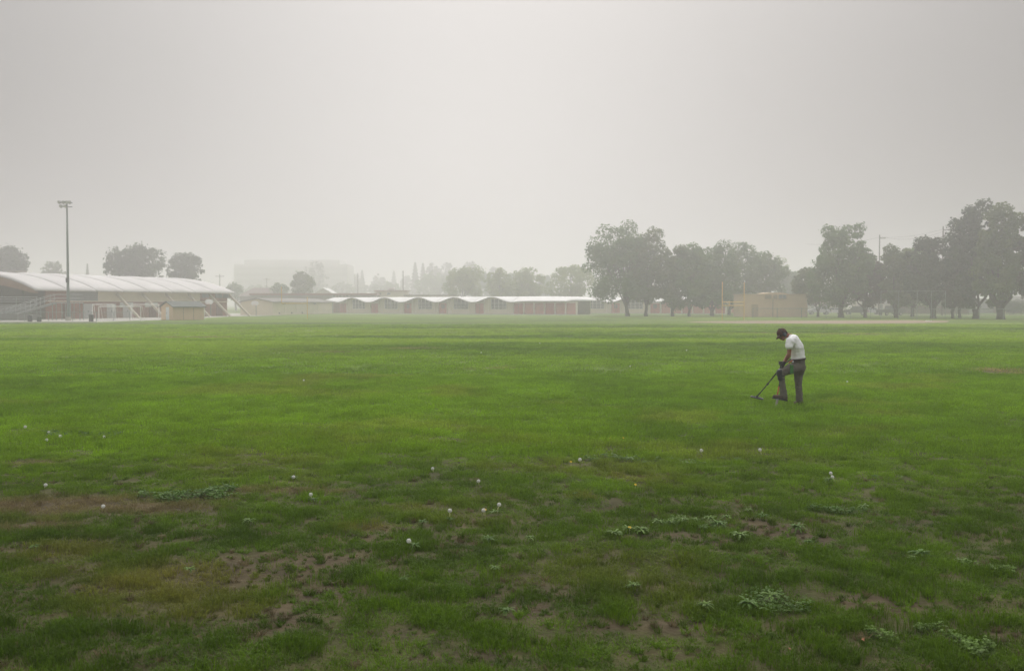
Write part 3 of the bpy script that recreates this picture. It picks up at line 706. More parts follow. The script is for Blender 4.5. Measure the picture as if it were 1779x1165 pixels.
# ================================================================== utility poles and wires
def upole(px, d, top, label, arm=1.2, side=1, group='utility poles'):
    T = thing('utility_pole', label, 'utility pole', (GX(px, d), d, 0), 0, group); zt = ZZ(top, d)
    MB().tube([(0, 0, 0), (0, 0, zt)], [.17, .11], 8).build('pole', M_polewood, T)
    if arm:
        a0, a1 = (-arm, arm) if side == 0 else (0, 2*arm*side)
        MB().box(min(a0, a1), max(a0, a1), -.07, .07, zt-.75, zt-.6).build('crossarm', M_polewood, T)
        for x in (min(a0, a1)+.1, max(a0, a1)-.1): MB().tube([(x, 0, zt-.6), (x, 0, zt-.42)], .05, 6).build('insulator', M_conc, T)
    return zt
za = upole(1526.5, 205, 408, 'utility pole rising between two tree crowns', .6, 1); zb2 = upole(1636.5, 190, 393, 'utility pole beside the tallest right trees', .8, 1)
MB().tube([(GX(1640, 190), 190, zb2-1), (GX(1652, 188), 188, zb2-.5)], .05, 6)
upole(382.5, 300, 476, 'thin pole with crossarm behind the end of the barrel roof', 1.3, 0)
upole(464, 380, 482, 'faint pole behind the hip roofed hall', 1.2, 0)
upole(700.5, 285, 470, 'bare pole beside the cream raised block', 0)
upole(622, 330, 474, 'faint pole among the distant trees', 0)
upole(1800, 165, 378, 'utility pole beyond the right edge', .8, 1)
def wire(a, b_, label, sag=.6):
    pts = []
    for k in range(13):
        t = k/12; p = Vector(a).lerp(Vector(b_), t); p.z -= sag*4*t*(1-t); pts.append(p)
    tag(MB().tube(pts, .018, 4, False).build('power_line', M_darkmet), label, 'power line', 'power lines on the right')
wire((GX(1528, 205), 205, za-.45), (GX(1638, 190), 190, zb2-.45), 'upper power line between the two visible utility poles')
wire((GX(1532, 205), 205, za-.45), (GX(1649, 190), 190, zb2-.45), 'lower power line between the two visible utility poles', 1.1)
wire((GX(1400, 222), 222, ZZ(424, 222)), (GX(1528, 205), 205, za-.45), 'power line running left from the farther utility pole')
wire((GX(1649, 190), 190, zb2-.45), (GX(1803, 165), 165, ZZ(378, 165)-.45), 'power line running right behind the tall trees')

# ================================================================== parked vehicles
def vehicle(px, d, rz, kind, col, label):
    T = thing('parked_car', label, 'car', (GX(px, d), d, .006), rz, 'vehicles parked along the street')
    pm_ = pm('car_paint_'+'_'.join(str(int(c*100)) for c in col), col, .04, 1, .35, spec=.5)
    if kind == 'sedan':
        body = [(-2.2, .35), (2.2, .35), (2.25, .7), (2.05, .85), (1.1, .95), (-1.55, .98), (-2.2, .92), (-2.28, .6)]
        cab = [(.95, .93), (.35, 1.38), (-.85, 1.42), (-1.6, .96)]; wheels = (-1.35, 1.4)
    elif kind == 'suv':
        body = [(-2.2, .42), (2.2, .42), (2.25, .8), (2.1, 1.0), (1.15, 1.12), (-2.15, 1.12), (-2.28, .7)]
        cab = [(1.05, 1.1), (.55, 1.72), (-1.95, 1.75), (-2.15, 1.1)]; wheels = (-1.4, 1.4)
    else:
        body = [(-2.6, .5), (2.5, .5), (2.55, .95), (2.35, 1.12), (1.3, 1.18), (-2.6, 1.15), (-2.65, .6)]
        cab = [(1.15, 1.15), (.6, 1.8), (-.6, 1.82), (-.75, 1.15)]; wheels = (-1.6, 1.6)
    MB().prism(body, -.88, .88, 1).build('body', pm_, T)
    MB().prism([(a*.97, z) for a, z in cab], -.74, .74, 1).build('cabin', pm_, T)
    zmid = [z for a, z in cab]; z0, z1 = min(zmid)+.06, max(zmid)-.08
    xa, xb = cab[3][0]*.8 + .15, cab[0][0]*.8
    for s in (-1, 1):
        for (u0, u1) in ((.05, .46), (.54, .95)):
            q0, q1 = xa+(xb-xa)*u0, xa+(xb-xa)*u1
            MB().poly([(q0, s*.75, z0), (q1, s*.75, z0), (q1-(.18 if u1 > .9 else 0), s*.75, z1), (q0+(.12 if u0 < .1 else 0), s*.75, z1)]).build('side_window', M_glass, T)
    wind = [(cab[0][0]*.97+.01, z0), (cab[1][0]*.97+.03, z1)]
    MB().poly([(wind[0][0], -.66, z0), (wind[0][0], .66, z0), (wind[1][0], .62, z1), (wind[1][0], -.62, z1)]).build('windscreen', M_glass, T)
    for x in wheels:
        for s in (-1, 1):
            wh = MB().tube([(x, s*.72, .34), (x, s*.92, .34)], .34, 14).build('wheel', M_rubber, T)
            MB().tube([(x, s*.92, .34), (x, s*.935, .34)], .2, 10).build('rim', M_alu, wh)
    for s in (-.65, .65):
        MB().box(2.2, 2.29, s-.14, s+.14, .66, .82).build('headlight', pm('headlight_glass', (.6, .6, .6), .03, 1, .2), T)
        MB().box(-2.34, -2.24, s-.12, s+.12, .72, .9).build('tail_light', pm('tail_light_red', (.4, .03, .02), .05), T)
    for s in (-1, 1): MB().box(xb-.1, xb+.1, s*.88, s*1.02, z0, z0+.14).build('wing_mirror', pm_, T)
vehicle(1337, 199, R(170), 'sedan', (.6, .6, .6), 'white sedan seen through the gap right of the storage building')
vehicle(1422, 200, R(174), 'suv', (.5, .5, .52), 'silver vehicle between the trunks just right of the storage building')
vehicle(1447, 203, R(174), 'sedan', (.65, .65, .63), 'white sedan half hidden behind the thick trunk')
vehicle(1487, 196, R(150), 'suv', (.05, .055, .06), 'dark sport utility vehicle between two trunks')
vehicle(1512, 203, R(175), 'sedan', (.45, .47, .48), 'grey sedan behind the forked trunk')
vehicle(1547, 186, R(20), 'pickup', (.08, .085, .085), 'dark pickup beside the vase shaped trunk')

# ================================================================== trees
def leafmat(name, c1, c2):
    m = bpy.data.materials.new(name); m.use_nodes = True; t = m.node_tree; b = t.nodes['Principled BSDF']; n = t.nodes.new; l = t.links.new
    ge = n('ShaderNodeNewGeometry'); no = n('ShaderNodeTexNoise'); no.inputs['Scale'].default_value = .45; no.inputs['Detail'].default_value = 4
    l(ge.outputs['Position'], no.inputs['Vector']); mr = n('ShaderNodeMapRange'); mr.inputs[1].default_value = .35; mr.inputs[2].default_value = .65; l(no.outputs[0], mr.inputs[0])
    mx = n('ShaderNodeMix'); mx.data_type = 'RGBA'; mx.inputs[6].default_value = (*c1, 1); mx.inputs[7].default_value = (*c2, 1); l(mr.outputs[0], mx.inputs[0])
    l(mx.outputs[2], b.inputs['Base Color']); b.inputs['Roughness'].default_value = .7; b.inputs['Specular IOR Level'].default_value = .2
    tr = n('ShaderNodeBsdfTranslucent'); l(mx.outputs[2], tr.inputs[0]); ms = n('ShaderNodeMixShader'); ms.inputs[0].default_value = .25
    l(b.outputs[0], ms.inputs[1]); l(tr.outputs[0], ms.inputs[2]); l(ms.outputs[0], t.nodes['Material Output'].inputs[0])
    return m
LM = {'green': leafmat('green_leaves', (.050, .125, .014), (.115, .205, .026)), 'dark': leafmat('dark_leaves', (.022, .048, .010), (.052, .088, .016)),
      'olive': leafmat('olive_leaves', (.060, .105, .016), (.130, .170, .028)), 'rusty': leafmat('rusty_leaves', (.040, .060, .014), (.100, .085, .026)),
      'pale': leafmat('pale_green_leaves', (.16, .24, .045), (.27, .33, .075))}
def leaves(pos, nrm, size, rs):
    n = len(pos); a = np.cross(nrm, rs.normal(size=(n, 3))); a /= np.linalg.norm(a, axis=1)[:, None]+1e-9; b = np.cross(nrm, a)
    s = size*(.6+.8*rs.rand(n))[:, None]
    v = np.stack([pos-a*s, pos-b*s*.6, pos+a*s, pos+b*s*.6+nrm*s*.25], 1).reshape(-1, 3)
    return v
def quads_obj(name, v, mat, parent):
    m = bpy.data.meshes.new(name); n = len(v)//4
    m.vertices.add(len(v)); m.vertices.foreach_set('co', v.astype('f').ravel()); m.loops.add(len(v)); m.loops.foreach_set('vertex_index', np.arange(len(v)))
    m.polygons.add(n); m.polygons.foreach_set('loop_start', np.arange(0, 4*n, 4)); m.polygons.foreach_set('loop_total', np.full(n, 4)); m.update(); m.materials.append(mat)
    o = bpy.data.objects.new(name, m); C.objects.link(o); o.parent = parent; return o
GROUP_R = 'park trees in the right hand row'; GROUP_B = 'trees behind the school buildings'
def tree(name, label, trunk_px, d, crown, top, low, mat, seed, n=6000, peaks=(), tr=.3, fork=1, group=None, leaf=.26, kind='round', dep=.9, lobes=34):
    """crown=(px left, px right), top/low = photo rows of crown top and underside"""
    n = int(n*1.35)
    if d < 210: leaf = .21
    rs = np.random.RandomState(seed); X0 = GX(trunk_px, d); T = thing(name, label, 'tree', (X0, d, 0), 0, group)
    xl, xr = GX(crown[0], d)-X0, GX(crown[1], d)-X0; zt, zl = ZZ(top, d), max(.6, ZZ(low+(7 if d < 210 else 0), d))
    cx, rx = (xl+xr)/2, (xr-xl)/2; cz, rz = (zt+zl)/2, (zt-zl)/2
    P = []; NN = []; cl = []
    if kind == 'conifer':
        k = n; h = rs.rand(k)**.8; z = zl+(zt-zl)*h; rad = rx*(1-h)**.85*(.75+.25*np.cos(h*70))*(.7+.3*rs.rand(k)); a = rs.rand(k)*2*math.pi
        pos = np.stack([cx+rad*np.cos(a), rad*np.sin(a), z-rad*.25], 1); nr_ = np.stack([np.cos(a)*.4, np.sin(a)*.4, np.ones(k)], 1)+rs.normal(size=(k, 3))*.5
        nr_ /= np.linalg.norm(nr_, axis=1)[:, None]; P.append(pos); NN.append(nr_)
        cl = [(cx, 0, zt)]
    else:
        k = 0
        while k < lobes:
            u = rs.uniform(-1, 1, 3); q = float((np.abs(u)**np.array((2.2, 2.2, 2.2 if u[2] > 0 else 4))).sum()**(1/2.2))
            if q > 1 or q < (.15 if mat == 'pale' else .32): continue
            lr = min(rx, rz)*rs.uniform(.22, .38)*(1.2-.35*q)
            c = np.array((cx+u[0]*(rx-lr*.8), u[1]*(rx*dep-lr*.8), cz+u[2]*(rz-lr*.8)))
            if u[2] < -.6: c[0] = cx+(c[0]-cx)*.9
            cl.append((*c, lr)); k += 1
        for (pp, py, pr) in peaks: cl.append((GX(pp, d)-X0, rs.uniform(-1, 1), ZZ(py, d)-pr*d/F, pr*d/F)); 
        for k2 in range(int(lobes*1.3)):      # small sprays that break the outline
            u = rs.normal(size=3); u /= np.linalg.norm(u); u[2] = abs(u[2])*1.0 if rs.rand() < .75 else u[2]; q = rs.uniform(.70, .95); lr = min(rx, rz)*rs.uniform(.06, .13)
            cl.append((cx+u[0]*rx*q, u[1]*rx*dep*q, cz+u[2]*rz*q*.97, lr))
        w = np.array([c[3]**1.8 for c in cl]); w = w/w.sum()
        for c, wi in zip(cl, w):
            k = int(n*wi); di = rs.normal(size=(k, 3)); di /= np.linalg.norm(di, axis=1)[:, None]
            rr = c[3]*(.55+.55*rs.rand(k)**.7)*(.82+.36*vn(di[:, 0]*3+c[0], di[:, 2]*3+c[2]))
            rr *= 1+.35*(rs.rand(k) > .90)*rs.rand(k)
            P.append(np.array(c[:3])+di*rr[:, None]*np.array((1, 1, .85))); nn = di+rs.normal(size=(k, 3))*.55+np.array((0, 0, .3)); NN.append(nn/np.linalg.norm(nn, axis=1)[:, None])
    P = np.concatenate(P); NN = np.concatenate(NN); keep = P[:, 2] > .4
    quads_obj('crown', leaves(P[keep], NN[keep], leaf, rs), LM[mat], T)
    mb = MB(); ztr = zl+rz*.25 if kind != 'conifer' else zt*.95
    if fork == 1:
        mb.tube([(0, 0, -.1), (0, 0, .5), (rs.uniform(-.15, .15), 0, zl*.6+.5), (cx*.3, 0, ztr), (cx*.6, 0, cz+rz*.4)], [tr*1.4, tr*1.02, tr*.9, tr*.65, tr*.2], 9)
        roots = [(cx*.15, 0, zl*.75+.3)]
    else:
        hz_ = max(1.3, zl*.45)
        mb.tube([(0, 0, -.1), (0, 0, .4), (0, 0, hz_)], [tr*1.45, tr*1.1, tr], 9); roots = []
        for k in range(fork):
            dx = (k-(fork-1)/2)/max(1, fork-1)*2
            e_ = (dx*rx*.42, rs.uniform(-1, 1), ztr+rz*.3)
            mb.tube([(dx*tr*.4, 0, hz_-.3), (dx*rx*.12, 0, hz_+(ztr-hz_)*.4), (e_[0]*.8, e_[1]*.6, ztr), e_], [tr*.75, tr*.55, tr*.42, tr*.12], 7); roots.append((dx*rx*.12, 0, hz_+(ztr-hz_)*.45))
    if kind != 'conifer':
        for k in range(8):
            c = cl[rs.randint(len(cl))]; r0 = roots[k % len(roots)]; md = ((r0[0]+c[0])/2, c[1]/2, (r0[2]*.45+c[2]*.55))
            mb.tube([r0, md, (c[0], c[1], c[2])], [tr*.38, tr*.24, tr*.07], 5)
    mb.build('trunk', M_bark, T, True)
    return T
# left, behind the gymnasium
tree('broad_tree', 'broad tree behind the barrel roof at the left edge', 18, 235, (-22, 55), 425, 505, 'dark', 11, 6000, [(20, 424, 14)], group=GROUP_B)
tree('small_tree', 'small tree peeping over the roof left of the floodlight mast', 93, 300, (70, 116), 451, 510, 'olive', 12, 2500, group=GROUP_B)
tree('conifer', 'tiny conifer tip over the barrel roof right of the mast', 153, 380, (146, 160), 458, 515, 'dark', 13, 1200, kind='conifer', group=GROUP_B)
tree('broad_tree', 'biggest dark tree rising behind the barrel roof', 235, 228, (178, 291), 419, 515, 'dark', 14, 10000, [(240, 418, 22), (198, 432, 14), (275, 432, 14)], group=GROUP_B, lobes=44)
tree('broad_tree', 'rounded tree behind the barrel roof right of the biggest one', 322, 240, (284, 359), 437, 520, 'dark', 15, 6000, [(315, 436, 14)], group=GROUP_B)
tree('small_tree', 'low tree beyond the right end of the barrel roof', 410, 330, (392, 429), 487, 525, 'green', 16, 1800, group=GROUP_B)
tree('small_tree', 'bushy tree above the annex roof', 520, 290, (502, 549), 470, 520, 'olive', 17, 3000, [(517, 470, 8)], group=GROUP_B)
tree('small_tree', 'low bush like tree left of the bushy tree above the annex', 484, 300, (468, 503), 490, 520, 'green', 18, 1600, group=GROUP_B)
tree('broad_tree', 'hazy round tree standing before the office block', 550, 520, (526, 573), 450, 518, 'dark', 19, 3500, [(548, 450, 10)], group=GROUP_B)
for i, (p, a, b_, tp, dd_, kd, lb) in enumerate([(613, 592, 636, 475, 430, 'round', 'hazy round tree above the school wing'), (629, 622, 637, 470, 430, 'conifer', 'thin hazy conifer just right of the round one'),
        (658, 643, 672, 474, 440, 'round', 'faint tree directly above the cream raised block'), (684, 676, 693, 471, 460, 'conifer', 'faint conifer left of the bare pole'), (577, 566, 592, 484, 500, 'round', 'very faint low tree right of the office block'),
        (722, 710, 733, 456, 380, 'conifer', 'taller of the paired conifers right of the bare pole'), (734, 724, 746, 458, 385, 'conifer', 'second of the paired conifers right of the bare pole'),
        (752, 738, 768, 455, 390, 'round', 'hazy tree touching the paired conifers'), (776, 758, 792, 454, 395, 'round', 'hazy round tree behind the pale green pair'), (815, 795, 835, 452, 380, 'round', 'hazy tree top behind the pale green tree'), (855, 845, 868, 462, 400, 'round', 'hazy sliver of tree between the pale green trees'), (640, 600, 690, 492, 400, 'round', 'low hazy tree mass behind the raised block'), (706, 694, 716, 476, 450, 'round', 'faint narrow tree right of the bare pole')]):
    dd_ = dd_*1.45; tree('conifer' if kd == 'conifer' else 'distant_tree', lb, p, dd_, (a-3, b_+3) if kd == 'conifer' else (a, b_), tp, 520, 'dark', 40+i, 2200, kind=kd, group=GROUP_B, leaf=.55)
for i, (p, a, b_, tp, dd_, lb) in enumerate([(668, 640, 700, 486, 520, 'faint broad tree mass right of the cream raised block'), (596, 574, 620, 488, 540, 'faint low tree mass right of the office block'),
        (745, 716, 790, 468, 470, 'broad hazy tree filling behind the paired conifers'), (832, 800, 870, 466, 430, 'hazy tree mass between the pale green trees'), (940, 925, 965, 478, 420, 'hazy tree in the gap before the last pale green tree'),
        (900, 870, 935, 470, 430, 'hazy tree mass behind the rightmost pale pair'), (1372, 1352, 1396, 470, 260, 'hazy tree filling the gap right of the middle row'), (450, 425, 472, 492, 520, 'faint low tree left of the hip roofed hall')]):
    tree('distant_tree', lb, p, dd_, (a, b_), tp, 524, 'green', 140+i, 3000, group=GROUP_B, leaf=.5)
tree('pale_tree', 'pale green tree behind the third and fourth arches', 800, 285, (768, 850), 460, 525, 'pale', 60, 5500, [(828, 458, 12), (790, 464, 10)], group=GROUP_B)
tree('pale_tree', 'pale green tree behind the fifth arch', 868, 280, (842, 897), 463, 525, 'pale', 61, 3800, group=GROUP_B)
tree('pale_tree', 'pale green tree right of the fifth arch', 917, 275, (884, 950), 462, 525, 'pale', 62, 4600, [(916, 464, 12)], group=GROUP_B)
tree('pale_tree', 'pale green tree touching the tall tree row', 990, 262, (944, 1040), 458, 530, 'pale', 63, 5500, [(1000, 459, 14)], group=GROUP_B)
# middle row
tree('tall_tree', 'tallest middle tree with open two peaked crown', 1090, 178, (1012, 1140), 392, 527, 'green', 70, 12000, [(1050, 388, 14), (1093, 379, 15), (1078, 392, 12), (1030, 430, 14), (1022, 452, 12)], tr=.36, group='trees of the middle row', lobes=44)
tree('tall_tree', 'tall tree overlapping the tallest one on its right', 1122, 177, (1082, 1172), 400, 530, 'olive', 71, 9000, [(1137, 391, 15), (1120, 402, 12)], tr=.3, group='trees of the middle row', lobes=40)
tree('park_tree', 'third tree of the middle row, dark slim trunk', 1168, 176, (1135, 1212), 422, 534, 'olive', 72, 7500, tr=.28, group='trees of the middle row')
tree('park_tree', 'fourth tree of the middle row, lowest branches drooping', 1197, 175, (1165, 1242), 421, 537, 'green', 73, 7500, [(1203, 420, 12)], tr=.25, group='trees of the middle row')
tree('park_tree', 'wide tree with forked trunk left of the goalpost', 1237, 182, (1190, 1292), 424, 532, 'green', 74, 9500, [(1258, 414, 14)], tr=.32, fork=3, group='trees of the middle row', lobes=40)
tree('park_tree', 'round tree behind the goalpost', 1267, 196, (1242, 1335), 420, 530, 'green', 75, 8500, [(1280, 418, 14)], tr=.28, group='trees of the middle row')
tree('park_tree', 'round tree rising behind the storage building', 1332, 200, (1290, 1372), 434, 530, 'green', 76, 8000, [(1325, 434, 14)], tr=.28, group='trees of the middle row')
tree('pale_tree', 'pale distant tree between the middle row and right row', 1352, 330, (1335, 1372), 440, 530, 'pale', 77, 2500, group=GROUP_B)
# right row
tree('park_tree', 'small tree overhanging the right end of the storage building', 1421, 168, (1374, 1432), 459, 530, 'olive', 80, 5000, tr=.2, fork=2, group=GROUP_R)
tree('park_tree', 'large upright tree right of the storage building', 1461, 160, (1402, 1522), 392, 532, 'green', 81, 12000, [(1440, 388, 14), (1475, 386, 16), (1492, 384, 12)], tr=.42, group=GROUP_R, lobes=44)
tree('park_tree', 'reddish tree with thin forked trunk behind the dark vehicle', 1503, 162, (1476, 1545), 440, 532, 'rusty', 82, 6000, tr=.24, fork=2, group=GROUP_R)
tree('park_tree', 'vase shaped tree with three spreading limbs', 1557, 156, (1522, 1602), 424, 528, 'olive', 83, 8000, [(1550, 422, 14)], tr=.3, fork=3, group=GROUP_R)
tree('park_tree', 'tree with leaning left limbs behind the backstop', 1621, 150, (1565, 1655), 410, 526, 'dark', 84, 9000, [(1600, 408, 16), (1630, 410, 14)], tr=.38, fork=4, group=GROUP_R, lobes=40)
tree('park_tree', 'slender trunked tree left of the tallest right pair', 1655, 150, (1625, 1700), 432, 536, 'rusty', 85, 6000, tr=.22, group=GROUP_R)
tree('park_tree', 'tree with straight narrow trunk just left of the tallest pair', 1667, 154, (1640, 1700), 400, 534, 'dark', 86, 6000, tr=.2, group=GROUP_R)
tree('park_tree', 'tallest tree of the right row with knobbly crown', 1695, 146, (1640, 1732), 362, 530, 'dark', 87, 12500, [(1706, 344, 15), (1680, 356, 13), (1658, 378, 13), (1655, 400, 14)], tr=.4, fork=2, group=GROUP_R, lobes=48)
tree('park_tree', 'massive tree with thick trunk near the right edge', 1738, 141, (1688, 1780), 362, 532, 'olive', 88, 13000, [(1740, 349, 17), (1720, 362, 13), (1760, 366, 14)], tr=.5, fork=3, group=GROUP_R, lobes=48)
tree('park_tree', 'tree cut off by the right edge of the picture', 1800, 140, (1752, 1850), 368, 528, 'rusty', 89, 9000, tr=.4, group=GROUP_R)
tree('park_tree', 'tree behind the vase shaped tree and the backstop', 1585, 172, (1540, 1640), 425, 530, 'green', 90, 7000, tr=.28, group=GROUP_R)
# bushes
def bush(px, d, a, b_, top, label, mat, seed, n=1500):
    rs = np.random.RandomState(seed); X0 = GX(px, d); T = thing('bush', label, 'bush', (X0, d, 0), 0, 'bushes across the street'); rx = (GX(b_, d)-GX(a, d))/2; zt = ZZ(top, d)
    di = rs.normal(size=(n, 3)); di /= np.linalg.norm(di, axis=1)[:, None]; rr = (.6+.45*rs.rand(n))*(.75+.5*vn(di[:, 0]*3+seed, di[:, 2]*3))
    P = di*rr[:, None]*np.array((rx, rx*.8, zt/2))+np.array((0, 0, zt/2)); k = P[:, 2] > .02
    quads_obj('foliage', leaves(P[k], di[k], .16, rs), LM[mat], T); MB().tube([(0, 0, 0), (0, 0, zt*.6)], [.08, .03], 6).build('stem', M_bark, T)
bush(1568, 226, 1552, 1584, 513, 'tall bush left of the board fence across the street', 'dark', 101)
bush(1606, 222, 1594, 1622, 520, 'pale bush above the board fence', 'pale', 102)
bush(1666, 222, 1650, 1684, 524, 'dark bush between slender trunks across the street', 'dark', 103)
bush(1760, 205, 1738, 1790, 520, 'dark bush at the right edge across the street', 'dark', 104, 2500)
bush(1640, 236, 1624, 1654, 514, 'distant dark bush behind the board fence', 'olive', 105)
bush(1385, 215, 1376, 1400, 528, 'low bush beside the storage building', 'dark', 106)

# ================================================================== the man, his detector and spade
K = .001651; PD = 20.85; PX0 = GX(1290+730/7.28, PD)
def zp(zx, zy, y=0): return ((zx-730)*K + y*PX0/PD, y, (1075-zy)*K)
man = thing('person', 'man in white T-shirt, brown cap and headphones digging with his foot on a spade', 'person', (PX0, PD, zat(PX0, PD)+.03), 0)
M_skin = pm('tanned_skin', (.25, .10, .06), .12, 12, .55)
M_shirt = pm('white_cotton_shirt', (.86, .86, .86), .04, 6, .9, .9, 14, stretch=(.5, 1, 1.8))
M_trous = pm('grey_brown_work_trousers', (.125, .113, .092), .18, 9, .9, .9, 16)
M_glove = pm('dark_work_gloves', (.022, .022, .024), .2, 20, .8)
M_boot = pm('brown_leather_boots', (.085, .055, .038), .25, 14, .7, .4, 30)
M_cap = pm('brown_patterned_cap', (.12, .045, .03), .5, 30, .85, col2=(.035, .028, .024))
M_plast = pm('black_plastic', (.022, .024, .026), .2, 10, .45)
def remesh(o, vox=.011, sm=4):
    r = o.modifiers.new('Remesh', 'REMESH'); r.mode = 'VOXEL'; r.voxel_size = vox; r.use_smooth_shade = True
    s_ = o.modifiers.new('Smooth', 'SMOOTH'); s_.factor = .5; s_.iterations = sm; return o
def wrinkle(o, amp, size):
    tx = bpy.data.textures.new('cloth_folds', 'CLOUDS'); tx.noise_scale = size; tx.noise_depth = 2
    d = o.modifiers.new('Folds', 'DISPLACE'); d.texture = tx; d.strength = amp; d.mid_level = .5; d.texture_coords = 'LOCAL'
    s_ = o.modifiers.new('Soften', 'SMOOTH'); s_.factor = .4; s_.iterations = 1; return o
def fingers(mb, palm, dirv, side, up, curl, r=.0095):
    """four fingers and a thumb leaving a palm; dirv forward, side across knuckles, up = closing direction"""
    palm = Vector(palm); d_ = Vector(dirv).normalized(); s_ = Vector(side).normalized(); u_ = Vector(up).normalized()
    for k, ln in enumerate((.072, .08, .076, .06)):
        b0 = palm+d_*.042+s_*((k-1.5)*.0215); a1 = b0+(d_*math.cos(curl*.5)+u_*math.sin(curl*.5))*ln*.45
        a2 = a1+(d_*math.cos(curl*1.3)+u_*math.sin(curl*1.3))*ln*.33; a3 = a2+(d_*math.cos(curl*2.1)+u_*math.sin(curl*2.1))*ln*.25
        mb.cap(b0-d_*.02, a1, r*1.12, r, 1, 5); mb.cap(a1, a2, r, r*.92, 1, 4); mb.cap(a2, a3, r*.92, r*.8, 1, 3)
    t0 = palm-d_*.015+s_*(-.042); t1 = t0+(d_*.6-s_*.55+u_*.4).normalized()*.036; t2 = t1+(d_*.6+s_*.1+u_*.7).normalized()*.03
    mb.cap(palm-d_*.03-s_*.02, t0, r*1.5, r*1.3, 1, 4); mb.cap(t0, t1, r*1.3, r*1.05, 1, 4); mb.cap(t1, t2, r*1.05, r*.85, 1, 3)
HIPL, HIPR = zp(700, 580, -.09), zp(735, 585, .09)
SHL, SHR = zp(603, 262, -.17), zp(620, 262, .17)
ELL, WRL = zp(592, 425, -.21), zp(540, 522, -.10)
ELR, WRR = zp(590, 430, .20), zp(520, 535, .06)
PALL, PALR = zp(517, 556, -.075), zp(497, 572, .03)
headM = Matrix.Rotation(R(-38), 3, 'Y')
HC = Vector(zp(508, 168, 0))
b = MB()
b.ell(HC, (.098, .076, .115), 20, 14, headM)                      # skull
def hp(x, y, z): return HC + headM @ Vector((x, y, z))
b.ell(hp(-.045, 0, -.055), (.052, .056, .070), 14, 10, headM)      # jaw and face
b.ell(hp(-.055, 0, -.105), (.026, .032, .022), 10, 8, headM)       # chin
b.cap(hp(-.088, 0, .005), hp(-.112, 0, -.030), .010, .014, 1, 4)   # nose
b.ell(hp(-.098, 0, -.062), (.012, .024, .008), 10, 6, headM); b.ell(hp(-.095, 0, -.076), (.012, .022, .009), 10, 6, headM)   # lips
for s in (-1, 1): b.ell(hp(.012, s*.078, -.015), (.018, .010, .030), 10, 8, headM)
b.cap(hp(.045, 0, -.06), zp(600, 205), .058, .066, 1, 6)           # neck
b.cap(zp(625, 240), zp(690, 350), .105, .125, 1.5, 8); b.cap(zp(690, 350), zp(715, 510), .12, .115, 1.35, 8)
for sh, el, wr in ((SHL, ELL, WRL), (SHR, ELR, WRR)):
    b.cap(sh, el, .058, .043, 1, 8); b.cap(el, Vector(el).lerp(Vector(wr), .35), .045, .044, 1, 4); b.cap(Vector(el).lerp(Vector(wr), .35), wr, .044, .027, 1, 7)
for pa, wr in ((PALL, WRL), (PALR, WRR)): b.cap(wr, pa, .026, .03, 1, 5)
KNL, ANL = zp(492, 668, -.11), zp(528, 945, -.10)
KNR, ANR = zp(716, 825, .10), zp(733, 1010, .10)
b.cap(HIPL, KNL, .085, .056, 1, 10); b.cap(KNL, ANL, .052, .036, 1, 10); b.cap(HIPR, KNR, .085, .056, 1, 10); b.cap(KNR, ANR, .052, .036, 1, 8)
b.cap(ANL, zp(430, 965, -.10), .035, .03, 1, 5); b.cap(ANR, zp(680, 1055, .10), .035, .03, 1, 5)
body = remesh(b.build('body', M_skin, man, True), .009, 3)
b = MB()  # shirt
b.cap(zp(603, 212), zp(640, 250), .072, .125, 1.35, 5); b.cap(zp(640, 250), zp(688, 340), .130, .148, 1.38, 9); b.cap(zp(688, 340), zp(706, 455), .148, .142, 1.25, 9)
b.cap(zp(600, 255, -.16), zp(592, 318, -.20), .086, .080, 1, 7); b.cap(zp(615, 245, .13), zp(600, 325, .19), .082, .074, 1, 7)
for sy in (-1, 1): b.ell(zp(606, 262, sy*.165), (.088, .088, .088)); b.cap(zp(606, 262, sy*.165), zp(640, 250, sy*.08), .088, .11, 1, 4)
b.ell(zp(705, 468), (.150, .185, .045), 18, 8, Matrix.Rotation(R(-8), 3, 'Y'))
wrinkle(remesh(b.build('shirt', M_shirt, man, True), .011, 5), .022, .055)
b = MB()  # trousers
b.cap(zp(708, 500), zp(718, 585), .138, .135, 1.18, 6)
b.cap(zp(700, 585, -.07), zp(600, 610, -.10), .118, .108, 1, 7); b.cap(zp(600, 610, -.10), zp(492, 662, -.11), .108, .076, 1, 8)
b.cap(zp(492, 668, -.11), zp(512, 800, -.11), .072, .064, 1, 8); b.cap(zp(512, 800, -.11), zp(530, 942, -.10), .064, .078, 1, 8)
b.cap(zp(732, 590, .07), zp(712, 700, .09), .122, .094, 1, 7); b.cap(zp(712, 700, .09), zp(716, 830, .10), .094, .074, 1, 7); b.cap(zp(716, 830, .10), zp(730, 1010, .10), .074, .072, 1, 9)
for k in range(5): b.ell(zp(727, 930+k*19, .10), (.076, .076, .013), 12, 6)
for k in range(4): b.ell(zp(526, 880+k*20, -.10), (.079, .079, .013), 12, 6)
wrinkle(remesh(b.build('trousers', M_trous, man, True), .010, 3), .026, .05)
bl = MB().tube([(zp(705, 487)[0]+.152*math.cos(t), .182*math.sin(t), zp(705, 487)[2]+.018*math.cos(t)) for t in [i*math.pi/10 for i in range(21)]], .018, 6, False)
bl.build('belt', pm('dark_leather_belt', (.03, .02, .017), .2, 20, .6), man, True)
